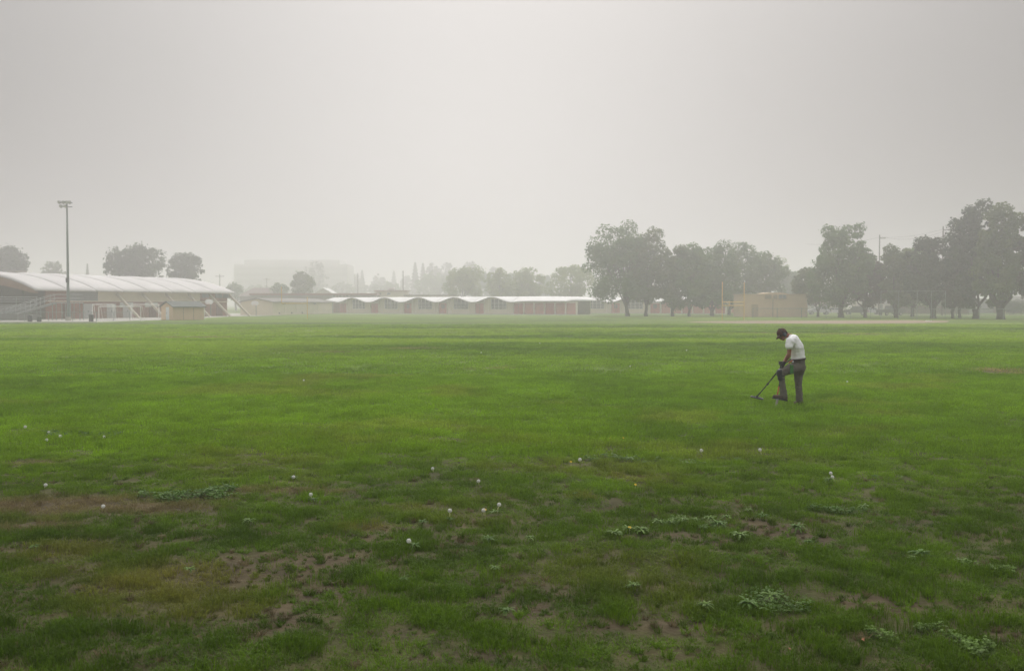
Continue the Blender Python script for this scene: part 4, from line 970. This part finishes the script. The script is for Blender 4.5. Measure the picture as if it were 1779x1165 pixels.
for nm, toe, heel, yy in (('boot', (412, 955), (552, 978), -.10), ('boot', (672, 1052), (752, 1048), .10)):
    b = MB(); b.cap(zp(toe[0], toe[1], yy), zp((toe[0]+heel[0])/2, (toe[1]+heel[1])/2-6, yy), .038, .046, 1.1, 6); b.cap(zp((toe[0]+heel[0])/2, (toe[1]+heel[1])/2-6, yy), zp(heel[0], heel[1]-8, yy), .046, .05, 1, 5)
    b.cap(zp(heel[0]-25, heel[1]-20, yy), zp(heel[0]-18, heel[1]-50, yy), .055, .058, 1, 4)
    o = remesh(b.build('boot', M_boot, man, True), .009, 2)
    dx = (heel[0]-toe[0])*K; ang = math.atan2((heel[1]-toe[1]), (heel[0]-toe[0])); p_ = zp((toe[0]+heel[0])/2, (toe[1]+heel[1])/2+22, yy)
    so = MB().prism([(-dx/2-.03, -.012), (dx/2+.035, -.022), (dx/2+.035, .018), (-dx/2-.02, .02), (-dx/2-.045, .006)], yy-.045, yy+.045, 1)
    so_ = so.build('sole', M_rubber, o); so_.location = (p_[0], 0, p_[2]); so_.rotation_euler = (0, ang*1.0, 0)
for pa, wr, sd_ in ((PALL, WRL, -1), (PALR, WRR, 1)):
    b = MB(); dv_ = (Vector(pa)-Vector(wr)).normalized(); b.cap(Vector(wr)-dv_*-.0, pa, .034, .036, 1.15, 5); b.ell(Vector(pa), (.030, .044, .040))
    fingers(b, pa, dv_, (0, sd_*1, 0), (.75, 0, -.35), .75, .0115)
    remesh(b.build('glove', M_glove, man, True), .0055, 2)
b = MB()  # cap crown and peak
b.ell(hp(.0, 0, .035), (.108, .088, .098), 20, 12, headM)
capo = b.build('cap', M_cap, man, True)
pk = MB()
for lay in (0, .012):
    for i in range(9):
        t = -math.pi/2*.85+i/8*math.pi*.85
        pk.v += [tuple(hp(-.060-.04*math.cos(t), .080*math.sin(t), .035-lay)), tuple(hp(-.078-.092*math.cos(t), .072*math.sin(t), .012+.012*math.cos(t)*-1-lay))]
for i in range(8): q = 2*i; pk.f += [(q, q+2, q+3, q+1), (18+q, 18+q+1, 18+q+3, 18+q+2), (q+1, q+3, 18+q+3, 18+q+1), (q, 18+q, 18+q+2, q+2)]
pk.build('peak', M_cap, capo, True)

hb = MB().tube([hp(.010, .098*math.cos(t), -.01+.150*math.sin(t)) for t in [i*math.pi/14 for i in range(15)]], .010, 6).build('headphone_band', M_plast, man, True)
for s in (-1, 1):
    e_ = MB().ell(hp(.010, s*.094, -.015), (.042, .026, .050), 16, 10, headM).build('headphone_cup', M_plast, man, True)
    MB().ell(hp(.010, s*.115, -.015), (.026, .010, .032), 12, 8, headM).build('cup_plate', pm('grey_blue_plastic', (.07, .085, .10), .1, 5, .4), e_, True)
MB().tube([hp(-.03, -.080, .005), hp(-.085, -.055, .0), hp(-.098, 0, .004), hp(-.085, .055, .0), hp(-.03, .080, .005)], [.005, .014, .008, .014, .005], 6).build('sunglasses', M_plast, man)
MB().ell(hp(.055, 0, -.01), (.050, .070, .060), 14, 10, headM).build('hair', pm('short_dark_hair', (.035, .022, .016), .3, 40, .9), man, True)
b = MB(); b.cap(zp(478, 640, -.125), zp(486, 730, -.125), .060, .058, 1.25, 6); b.ell(zp(455, 660, -.11), (.035, .075, .075))
remesh(b.build('knee_pad', M_plast, man, True), .009, 3)
for zy_ in (690, 735): MB().tube([(zp(497, zy_, -.11)[0]+.072*math.cos(t), -.11+.072*math.sin(t), zp(495, zy_)[2]) for t in [i*math.pi/8 for i in range(17)]], .010, 5, False).build('knee_strap', M_plast, man)
b = MB().prism([(-.035, -.09), (.03, -.085), (.036, .085), (-.028, .095)], -.016, .016, 1); o = b.build('pouch', pm('green_pouch_cloth', (.04, .17, .035), .15, 20, .8), man); o.location = zp(628, 605, -.222); o.rotation_euler = (0, R(-3), R(-6))
MB().tube([zp(650, 500, -.175), zp(628, 540, -.23), zp(628, 560, -.225)], .006, 5).build('pouch_strap', M_plast, man)
b = MB().tube([zp(588, 528, -.16), zp(640, 498, -.19)], .018, 8); b.build('pinpointer', pm('orange_plastic', (.40, .10, .03), .1, 5, .5), man)
MB().tube([zp(650, 505, -.195), zp(636, 520, -.20)], [.014, .02], 8).build('clip', pm('pale_metal_clip', (.5, .5, .55), .1, 5, .3), man)
# spade
shv = thing('spade', 'short digging spade with red shaft pressed into the turf under his boot', 'spade', (PX0, PD, man.location.z))
T0, T1 = Vector(zp(440, 985, -.10)), Vector(zp(512, 592, -.03)); ax = (T1-T0).normalized()
MB().tube([T0-ax*.02, T0.lerp(T1, .40)], .013, 10).build('lower_shaft', pm('red_fibreglass', (.45, .06, .035), .1, 5, .4), shv, True)
MB().tube([T0.lerp(T1, .40), T1], .0125, 10).build('upper_shaft', M_plast, shv, True)
hnd = MB().tube([T1+Vector((0, -.055, 0)), T1+Vector((.004, -.05, .04)), T1+ax*.095+Vector((0, -.055, 0)), T1+ax*.10, T1+ax*.095+Vector((0, .055, 0)), T1+Vector((.004, .05, .04)), T1+Vector((0, .055, 0)), T1+Vector((0, -.055, 0))], .012, 8); hnd.build('grip', M_plast, shv, True)
bd = MB(); NR = 8
for lay in (0, .006):
    for i in range(NR+1):
        v = i/NR
        for j in range(7):
            u = j/6*2-1; wd = .075*(1-.25*v*v) if v < .8 else .075*(1-.25*v*v)*math.sqrt(max(0.02, 1-((v-.8)/.2)**2*.95))
            p = T0 - ax*(.005+.215*v) + Vector((.018*u*u+lay, wd*u, 0)); bd.v.append(tuple(p))
o_ = (NR+1)*7
for i in range(NR):
    for j in range(6): q = i*7+j; bd.f += [(q, q+1, q+8, q+7), (o_+q, o_+q+7, o_+q+8, o_+q+1)]
bd.build('blade', pm('worn_grey_steel', (.30, .28, .25), .2, 20, .4, metal=.6), shv, True)
MB().box(T0.x-.03, T0.x+.02, T0.y-.085, T0.y-.02, T0.z-.014, T0.z+.002).box(T0.x-.03, T0.x+.02, T0.y+.02, T0.y+.085, T0.z-.014, T0.z+.002).build('foot_step', M_galv, shv)
# metal detector held in the far hand
CD = 21.5; cz_ = ZZ(690.5, CD); CXx = GX(1290+190/7.28, CD)
det = thing('metal_detector', 'black metal detector with flat search coil hovering above the grass', 'metal detector', (CXx, CD, cz_))
H = Vector((PX0, PD, man.location.z)) + Vector(zp(515, 560, .08)) - Vector((CXx, CD, cz_))
hv = H.normalized()
MB().tube([(0.01, 0, .03), H*.55], .0115, 8).build('lower_shaft', M_plast, det, True)
MB().tube([H*.55, H*1.0], .0155, 8).build('upper_shaft', M_plast, det, True)
MB().tube([H*.40, H*.44], .022, 8).build('clamp', M_plast, det)
co = MB()
ring = [(.135*math.cos(t), .11*math.sin(t), 0) for t in [i*math.pi/14 for i in range(29)]]
co.tube(ring, .014, 8, False).box(-.125, .125, -.012, .012, -.008, .008).box(-.012, .012, -.1, .1, -.008, .008)
o = co.build('search_coil', M_plast, det, True); o.rotation_euler = (R(4), R(12), 0)
MB().box(-.018, .018, -.018, .018, 0, .045).build('coil_ear', M_plast, det)
MB().tube([H*1.0, H*1.0+Vector((.02, 0, -.09))], .016, 8).build('grip', M_plast, det)
cbx = MB().box(-.035, .035, -.03, .03, -.02, .05).build('control_box', M_plast, det); cbx.location = H*1.0+Vector((-.05, .0, .02))
MB().tube([H*1.0, H*1.0+Vector((.16, .02, .10))], .013, 8).build('arm_rod', M_plast, det)
a0 = H*1.0+Vector((.17, .02, .12)); MB().tube([a0+Vector((0, .05*math.cos(t), -.05*math.sin(t))) for t in [i*math.pi/8 for i in range(9)]], .014, 6).build('arm_cuff', M_plast, det)
MB().tube([Vector((0, 0, .05)), H*.15+Vector((0, .014, .02)), H*.3+Vector((0, -.02, 0)), H*.5+Vector((0, .02, 0)), H*.8], .004, 5).build('cable', M_plast, det)

# ================================================================== grass
DL = [(781,886.5,781,910,'tall straight dandelion clock in the centre foreground'),(867,876,863,895,'dandelion clock on a bent stem right of the tall one'),(840,890.5,841,898,'low dandelion clock between two taller ones'),
      (709,939,722,958,'nearest dandelion clock, leaning to the left'),(538,858.5,542,873,'dandelion clock on the left of the bare soil patch'),(831,838,832,846,'dandelion clock behind the tall central pair'),
      (751,814,753,825,'dandelion clock farthest back in the centre group'),(1322,781,1323,788,'lone dandelion clock below the man'),(1446,821.5,1447,832,'upper of two close dandelion clocks on the right'),
      (1449,828,1450,836,'lower of two close dandelion clocks on the right'),(41,743.5,41,749,'leftmost dandelion clock near the left edge'),(82,751.5,83,758,'dandelion clock second from the left edge group'),
      (78,765.5,78,772,'lowest dandelion clock of the left edge group'),(102,759,103,766,'dandelion clock right in the left edge group'),(178,758.5,178,765,'dandelion clock apart from the left edge group'),
      (75,845,76,852,'dandelion clock above the dry brown patch'),(175,880,178,889,'dandelion clock within the dry brown patch'),(1008,800,1008,806,'dandelion clock beside yellow flowers in mid lawn'),
      (1220,782,1220,787,'faint dandelion clock left of the lone one'),(527,661,527,664,'tiny distant dandelion clock left of centre'),(1095,636,1095,639,'tiny distant dandelion clock left of the man'),
      (938,596,938,598.5,'tiny dandelion clock far out in the centre'),(1193,608,1193,611,'tiny dandelion clock far out left of the man'),(836,612,836,614.5,'tiny distant dandelion clock in the far centre'),
      (1473,663,1473,666,'tiny dandelion clock right of the man'),(508,832,508,837,'half blown dandelion clock left of centre')]
BASES = np.array([GR(a[2], a[3]) for a in DL if a[3] > 790])
def near_dandelion(x, y):
    k = np.zeros(len(x), bool)
    for bx, by in BASES: k |= (np.abs(x-bx*y/by) < .07) & (y > by-.30) & (y < by+.02)
    return k
blade_m = bpy.data.materials.new('grass_blades'); blade_m.use_nodes = True; t = blade_m.node_tree; b = t.nodes['Principled BSDF']; n = t.nodes.new; l = t.links.new
at = n('ShaderNodeAttribute'); at.attribute_type = 'INSTANCER'; at.attribute_name = 'gcol'
ge = n('ShaderNodeNewGeometry'); no = n('ShaderNodeTexNoise'); no.inputs['Scale'].default_value = 35; no.inputs['Detail'].default_value = 2; l(ge.outputs['Position'], no.inputs['Vector'])
mr = n('ShaderNodeMapRange'); mr.inputs[1].default_value = .3; mr.inputs[2].default_value = .7; mr.inputs[3].default_value = .7; mr.inputs[4].default_value = 1.35; l(no.outputs[0], mr.inputs[0])
mu = n('ShaderNodeVectorMath'); mu.operation = 'SCALE'; l(at.outputs['Color'], mu.inputs[0]); l(mr.outputs[0], mu.inputs['Scale'])
l(mu.outputs[0], b.inputs['Base Color']); b.inputs['Roughness'].default_value = .65; b.inputs['Specular IOR Level'].default_value = .15
tr = n('ShaderNodeBsdfTranslucent'); l(mu.outputs[0], tr.inputs[0]); ms = n('ShaderNodeMixShader'); ms.inputs[0].default_value = .4
l(b.outputs[0], ms.inputs[1]); l(tr.outputs[0], ms.inputs[2]); l(ms.outputs[0], t.nodes['Material Output'].inputs[0])
tufts = bpy.data.collections.new('grass_tufts')
def tuft(name, nb, rad, h, w, lean, seed):
    rs = np.random.RandomState(seed); mb = MB()
    for k in range(nb):
        a = rs.rand()*6.283; r = rad*math.sqrt(rs.rand()); x, y = r*math.cos(a), r*math.sin(a); hh = h*(.45+.75*rs.rand()); b_ = rs.rand()*6.283
        ln = lean*hh*(.3+rs.rand()); la = a+rs.normal()*1.2; lx, ly = math.cos(la)*ln, math.sin(la)*ln; ww = w*(.7+.6*rs.rand()); sx, sy = math.cos(b_)*ww/2, math.sin(b_)*ww/2
        v0 = len(mb.v)
        mb.v += [(x-sx, y-sy, -.01), (x+sx, y+sy, -.01), (x+sx*.8+lx*.35, y+sy*.8+ly*.35, hh*.6), (x-sx*.8+lx*.35, y-sy*.8+ly*.35, hh*.6), (x+lx, y+ly, hh*(1-.25*lean))]
        mb.f += [(v0, v0+1, v0+2, v0+3), (v0+3, v0+2, v0+4)]
    o = bpy.data.objects.new(name, mb.mesh(name, blade_m)); tufts.objects.link(o)
for i in range(3): tuft('a%d_near' % i, 70, .10, .052, .0040, 1.0, i)          # 0-2: near lawn
for i in range(3): tuft('b%d_star' % i, 34, .022, .062, .0045, 1.3, 10+i)     # 3-5: separate little tufts on bare soil
for i in range(3): tuft('c%d_mid' % i, 60, .19, .060, .009, .8, 20+i)         # 6-8: middle distance
for i in range(3): tuft('d%d_far' % i, 60, .42, .060, .022, .7, 30+i)         # 9-11: far
rs = np.random.RandomState(5)
def scatter(y0, y1, dens, kind0, hs):
    wmax = y1*.60+2.0; n_ = int((y1-y0)*2*wmax*dens)
    x = rs.uniform(-wmax, wmax, n_); y = rs.uniform(y0, y1, n_); k = np.abs(x) < y*.60+1.8; x, y = x[k], y[k]
    c, bare, dry = turf_colour(x, y); return x, y, c, bare, dry, kind0
PX, PY, PC, PK, PSc = [], [], [], [], []
for (y0, y1, dens, k0) in ((4.2, 9, 140, 0), (9, 14, 105, 0), (14, 30, 55, 6), (30, 62, 7.5, 9), (62, 105, 3.2, 9)):
    x, y, c, bare, dry, k0 = scatter(y0, y1, dens, k0, 0)
    hn = fbm(x*4.3, y*4.3, 15, 3); keep = rs.rand(len(x)) > np.clip(bare*1.45, 0, .97)
    keep &= ~(near_dandelion(x, y) & (rs.rand(len(x)) < .85))
    if k0 == 0: keep &= ~((hn < .34) & (rs.rand(len(x)) < .3) & (y < 11))
    x, y, c, hn, dry, bare = x[keep], y[keep], c[keep], hn[keep], dry[keep], bare[keep]
    sc = (.45+1.35*sstep(.35, .72, hn))*(1-.35*dry)*(1-.4*np.clip(bare, 0, 1))*(.8+.4*rs.rand(len(x)))
    if k0 == 9: sc = .75+.5*rs.rand(len(x))
    PX.append(x); PY.append(y); PC.append(c*((.8+.45*rs.rand(len(x)))*(1+.70*sstep(8, 20, y)+.15*sstep(25, 60, y)))[:, None]); PK.append(k0+rs.randint(0, 3, len(x))); PSc.append(np.stack([np.ones(len(x)), np.ones(len(x)), sc], 1))  # colour raised with distance, painting in light lost to blade self-shadow
# small separate tufts over bare soil and everywhere near for clumpiness
x, y, c, bare, dry, k0 = scatter(4.2, 14, 210, 3, 0); keep = rs.rand(len(x)) < np.clip(.16+bare*.75, 0, .85); x, y, c = x[keep], y[keep], c[keep]
PX.append(x); PY.append(y); straw = (rs.rand(len(x)) < .22)[:, None]; PC.append(np.where(straw, np.array((.15, .12, .06)), c)*(.6+.65*rs.rand(len(x)))[:, None]); PK.append(3+rs.randint(0, 3, len(x))); s_ = .35+.85*rs.rand(len(x))**1.5; PSc.append(np.stack([s_, s_, s_*(.7+.5*rs.rand(len(x)))], 1))
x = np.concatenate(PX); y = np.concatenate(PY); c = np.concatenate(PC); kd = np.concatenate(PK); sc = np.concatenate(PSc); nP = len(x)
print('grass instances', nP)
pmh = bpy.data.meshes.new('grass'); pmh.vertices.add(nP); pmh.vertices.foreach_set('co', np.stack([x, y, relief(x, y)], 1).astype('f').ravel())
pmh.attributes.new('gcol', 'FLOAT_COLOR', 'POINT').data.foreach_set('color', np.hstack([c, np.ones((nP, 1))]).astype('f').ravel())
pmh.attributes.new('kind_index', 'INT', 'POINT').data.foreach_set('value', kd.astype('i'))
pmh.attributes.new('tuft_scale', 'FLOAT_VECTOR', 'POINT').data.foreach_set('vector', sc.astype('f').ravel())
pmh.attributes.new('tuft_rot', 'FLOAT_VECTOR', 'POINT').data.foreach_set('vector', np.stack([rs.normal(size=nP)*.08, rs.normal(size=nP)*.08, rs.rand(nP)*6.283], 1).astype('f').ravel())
grass = bpy.data.objects.new('grass', pmh); C.objects.link(grass); tag(grass, 'short uneven green lawn grass with dry and bare patches', 'grass', kind='stuff')
ng = bpy.data.node_groups.new('grass_nodes', 'GeometryNodeTree'); ng.interface.new_socket('Geometry', in_out='INPUT', socket_type='NodeSocketGeometry'); ng.interface.new_socket('Geometry', in_out='OUTPUT', socket_type='NodeSocketGeometry')
gi = ng.nodes.new('NodeGroupInput'); go = ng.nodes.new('NodeGroupOutput'); iop = ng.nodes.new('GeometryNodeInstanceOnPoints'); ci = ng.nodes.new('GeometryNodeCollectionInfo')
ci.inputs['Collection'].default_value = tufts; ci.inputs['Separate Children'].default_value = True; ci.inputs['Reset Children'].default_value = True
def na(nm, ty):
    a = ng.nodes.new('GeometryNodeInputNamedAttribute'); a.data_type = ty; a.inputs['Name'].default_value = nm; return a.outputs['Attribute']
e2r = ng.nodes.new('FunctionNodeEulerToRotation'); ng.links.new(na('tuft_rot', 'FLOAT_VECTOR'), e2r.inputs[0])
ng.links.new(gi.outputs[0], iop.inputs['Points']); ng.links.new(ci.outputs[0], iop.inputs['Instance']); iop.inputs['Pick Instance'].default_value = True
ng.links.new(na('kind_index', 'INT'), iop.inputs['Instance Index']); ng.links.new(e2r.outputs[0], iop.inputs['Rotation']); ng.links.new(na('tuft_scale', 'FLOAT_VECTOR'), iop.inputs['Scale'])
ng.links.new(iop.outputs[0], go.inputs[0])
gmod = grass.modifiers.new('tufts', 'NODES'); gmod.node_group = ng

# ================================================================== dandelions and weeds
M_stem = pm('dandelion_stem', (.60, .62, .30), .15, 20, .6)
M_fluff = pm('dandelion_fluff', (.85, .85, .82), .05, 20, .9, transl=.5)
M_core = pm('seed_core', (.20, .15, .10), .2, 30, .9)
M_weed = pm('broad_weed_leaf', (.085, .165, .022), .35, 6, .65, .2, 40, transl=.25, spec=.25)
M_weedp = pm('pale_weed_leaf', (.12, .205, .032), .35, 6, .65, transl=.25, spec=.25)
rs2 = np.random.RandomState(8); fl = MB()
for k in range(230):
    d_ = rs2.normal(size=3); d_ /= np.linalg.norm(d_); d_ = Vector(d_); a = d_.orthogonal().normalized(); c_ = d_.cross(a); r = .019*(.92+.12*rs2.rand()); w_ = .0045
    fl.add([d_*.004+a*.0003, d_*.004-a*.0003, d_*r], [(0, 1, 2)])
    fl.add([d_*r+a*w_, d_*r+c_*w_, d_*r-a*w_, d_*r-c_*w_], [(0, 1, 2, 3)])
fluff_mesh = fl.mesh('seed_head', M_fluff); core_mesh = MB().ell((0, 0, -.002), (.0065, .0065, .006), 8, 6).mesh('core', M_core)
def dandelion(px, py, bx, by, label, hs=1.0):
    x, y = GR(bx, by); zh = ZZ(py, y); xh = GX(px, y); zg = zat(x, y)
    T = thing('dandelion_clock', label, 'dandelion', (x, y, zg), 0, 'dandelion clocks in the lawn')
    zh = max(zh-zg, .05); dx = xh-x; top = Vector((dx, 0, zh))
    MB().tube([(0, 0, -.01), (dx*.35, .004, zh*.5), top], [.0066, .0056, .0050], 6).build('stem', M_stem, T, True)
    s_ = inst('seed_head', fluff_mesh, T, top); s_.scale = (hs,)*3; inst('core', core_mesh, s_)
for a in DL: dandelion(*a, hs=(1.05 if a[1] > 800 else 1.25))
M_yfl = pm('yellow_petals', (.75, .50, .03), .1, 20, .7)
fm_ = MB()
for k in range(26):
    a = k*2.4; r = .006+.011*(k % 5)/5; fm_.add([(0, 0, 0), (r*math.cos(a-.2)*1.2, r*math.sin(a-.2)*1.2, .004), (r*math.cos(a)*1.5, r*math.sin(a)*1.5, .006), (r*math.cos(a+.2)*1.2, r*math.sin(a+.2)*1.2, .004)], [(0, 1, 2, 3)])
fm_ = fm_.mesh('petals', M_yfl)
for px, py, lb in ((1094,931,'yellow dandelion flower in the pale weed clump'),(843,898,'yellow dandelion flower below the low clock'),(1060,768,'yellow flower in mid lawn, left one'),(1083,766,'yellow flower in mid lawn, right one'),(992,810,'yellow flower beside the mid lawn clock'),(1104,850,'yellow flower right of centre')):
    x, y = GR(px, py); T = thing('dandelion_flower', lb, 'flower', (x, y, zat(x, y)), 0, 'yellow dandelion flowers')
    MB().tube([(0, 0, -.01), (0, 0, .055)], .0025, 5).build('stem', M_stem, T); o = inst('petals', fm_, T, (0, 0, .056), (.5, 0, 0)); o.scale = (.85,)*3
def rosette(seed, nl, ln, wd, mat):
    rs = np.random.RandomState(seed); mb = MB()
    for k in range(nl):
        a = k*2.4+rs.rand()*.5; L_ = ln*(.6+.5*rs.rand()); el = rs.uniform(.15, .75); ca, sa = math.cos(a), math.sin(a); n_ = 7; v0 = len(mb.v)
        for i in range(n_+1):
            t_ = i/n_; w_ = wd*math.sin(math.pi*min(1, t_*.9+.08))**.8*(1+.35*(-1)**i*(t_ > .15)); rr = L_*t_; z = .008+L_*(t_*math.sin(el)-t_*t_*.42)
            mb.v += [(ca*rr-sa*w_, sa*rr+ca*w_, z+w_*.3), (ca*rr, sa*rr, z), (ca*rr+sa*w_, sa*rr-ca*w_, z+w_*.3)]
        for i in range(n_): q = v0+3*i; mb.f += [(q, q+3, q+4, q+1), (q+1, q+4, q+5, q+2)]
    return mb.mesh('broad_weed', mat, True)
RM = [rosette(i, 24, .085, .0085, M_weed) for i in range(3)] + [rosette(5+i, 26, .085, .0085, M_weedp) for i in range(3)]
spots = [(781,912,0,1,'leafy weed at the foot of the tall dandelion clock'),(432,917,3,1.1,'bushy pale weed left of the bare soil'),(860,897,3,.9,'weed beside the bent dandelion clock'),(735,918,0,1,'weed left of the tall dandelion clock'),
         (720,960,0,.9,'weed under the nearest dandelion clock'),(1068,938,3,1.1,'left weed of the pale clump with the yellow flower'),(1090,930,3,1.25,'middle weed of the pale clump with the yellow flower'),(1113,934,3,1.1,'right weed of the pale clump with the yellow flower'),
         (1145,908,3,1,'weed at the left end of the leafy row'),(1165,910,3,1.05,'second weed of the leafy row'),(1187,909,3,1,'third weed of the leafy row'),(1208,907,3,1.1,'fourth weed of the leafy row'),(1232,903,3,1.2,'fifth weed of the leafy row'),
         (1248,915,0,1.2,'weed below the right end of the leafy row'),(1222,920,0,1.1,'weed below the middle of the leafy row'),(1262,902,3,1,'weed at the right end of the leafy row'),(1285,938,3,1.1,'pale weed right of the leafy row, by the soil'),(1300,890,3,.9,'weed behind the soil patch'),
         (1325,901,0,1,'weed at the back edge of the right soil patch'),(1385,922,0,1.1,'weed inside the right soil patch'),(1405,948,0,.9,'small weed low in the right soil patch'),(850,945,0,1,'weed left of the centre leafy pair'),(920,940,3,1.1,'pale weed of the centre leafy pair'),(860,997,3,.9,'pale weed in the near centre'),
         (1095,803,3,.9,'weed in the mid lawn row, left'),(1120,805,0,.9,'weed in the mid lawn row, right'),(1070,800,3,.8,'weed at the left of the mid lawn row'),(1050,796,0,.8,'farthest left weed of the mid lawn row'),(1255,797,3,.7,'weed left below the man'),(1280,799,0,.8,'weed below the man'),
         (1440,838,3,.9,'weed under the paired dandelion clocks'),(1455,882,0,.9,'weed of the right pair, left'),(1500,881,3,1,'weed of the right pair, right'),(1565,830,3,.9,'weed on the right lawn'),(1520,832,0,.8,'weed on the right lawn, left one'),(1600,968,0,1.2,'weed at the edge of the right foreground'),
         (1585,975,3,.9,'smaller weed at the edge of the right foreground'),(510,836,3,.8,'weed under the half blown clock'),(545,878,0,.8,'weed under the left dandelion clock'),(1000,865,0,.8,'weed in a yellowish patch right of centre'),(1340,1045,3,1.1,'pale weed in the right foreground grass'),(1300,1060,0,1,'weed in the right foreground grass'),
         (1225,1065,3,1,'pale weed near the lower right soil'),(1100,1025,3,.8,'tiny pale weed in the near centre right'),(700,1018,0,.8,'weed in the centre soil'),(880,1070,0,.9,'weed in the dark near grass'),(330,1000,3,.7,'pale weed in the yellowish grass'),(60,960,0,1,'weed near the left edge')]
for i, (px, py, k0, s_, lb) in enumerate(spots):
    x, y = GR(px, py); o = bpy.data.objects.new('broad_weed', RM[k0+i % 3]); C.objects.link(o); o.location = (x, y, zat(x, y)+.035); o.rotation_euler = (0, 0, i*1.7); v_ = .62+.5*((i*37) % 11)/11; o.scale = (s_*v_*1.1, s_*v_*.95, s_*v_*1.35)
    tag(o, lb, 'weed', 'broad leaved weeds in the lawn')
def clover(px, py, rx, ry, n_, label, seed, mat, sz=.013):
    rs = np.random.RandomState(seed); cx, cy = GR(px, py); gx_ = rx*cy/F; gy_ = abs(GR(px, py-ry)[1]-GR(px, py+ry)[1])/2
    a = rs.rand(n_)*6.283; r = np.sqrt(rs.rand(n_)); x = cx+gx_*r*np.cos(a); y = cy+gy_*r*np.sin(a); kp = (fbm(x*4, y*4, seed, 3) > .40+.22*r); x, y = x[kp], y[kp]; k = len(x)
    z = relief(x, y)+.015+.05*rs.rand(k); P = []
    for j in range(3):
        an = rs.rand(k)*6.283+j*2.09; P.append(np.stack([x+np.cos(an)*sz*.8, y+np.sin(an)*sz*.8, z], 1))
    P = np.concatenate(P); nn = np.array((0, 0, 1.))+rs.normal(size=P.shape)*.35; nn /= np.linalg.norm(nn, axis=1)[:, None]
    o = quads_obj('clover_patch', leaves(P, nn, sz, rs), mat, None); tag(o, label, 'clover', 'clover patches', 'stuff')
clover(1720, 985, 75, 14, 1500, 'pale clover patch near the right edge', 1, M_weedp, .011)
clover(1600, 1120, 120, 34, 3200, 'large clover patch in the lower right foreground', 2, M_weedp, .010)
clover(330, 862, 90, 12, 1500, 'green clover patch beside the dry brown turf', 3, M_weed, .015)
clover(1210, 910, 80, 12, 1300, 'leafy clover around the weed row', 4, M_weedp, .012)
clover(1130, 800, 120, 7, 1000, 'sparse clover strip in mid lawn', 5, M_weedp, .016)
clover(1350, 1050, 60, 22, 420, 'thin clover in the right foreground', 6, M_weed, .010)
clover(1440, 884, 80, 6, 500, 'thin clover strip on the right lawn', 7, M_weed, .013)
clover(140, 758, 100, 5, 600, 'clover around the left edge dandelions', 8, M_weed, .018)
M_fleaf = pm('dry_orange_leaf', (.22, .095, .04), .2, 20, .8)
lf = MB().add([(-.02, 0, .0), (0, -.012, .006), (.024, 0, .002), (0, .012, .008)], [(0, 1, 2, 3)]).mesh('fallen_leaf', M_fleaf)
for px, py, lb in ((1371,1138,'orange fallen leaf in the lower right soil'),(1516,1098,'orange fallen leaf left of the clover patch'),(620,981,'fallen leaf on the centre left soil'),(876,843,'fallen leaf near the back centre clock'),(1500,1124,'curled fallen leaf at the clover edge')):
    x, y = GR(px, py); o = bpy.data.objects.new('fallen_leaf', lf); C.objects.link(o); o.location = (x, y, zat(x, y)+.045); o.rotation_euler = (.5, .2, px); tag(o, lb, 'leaf', 'fallen leaves')
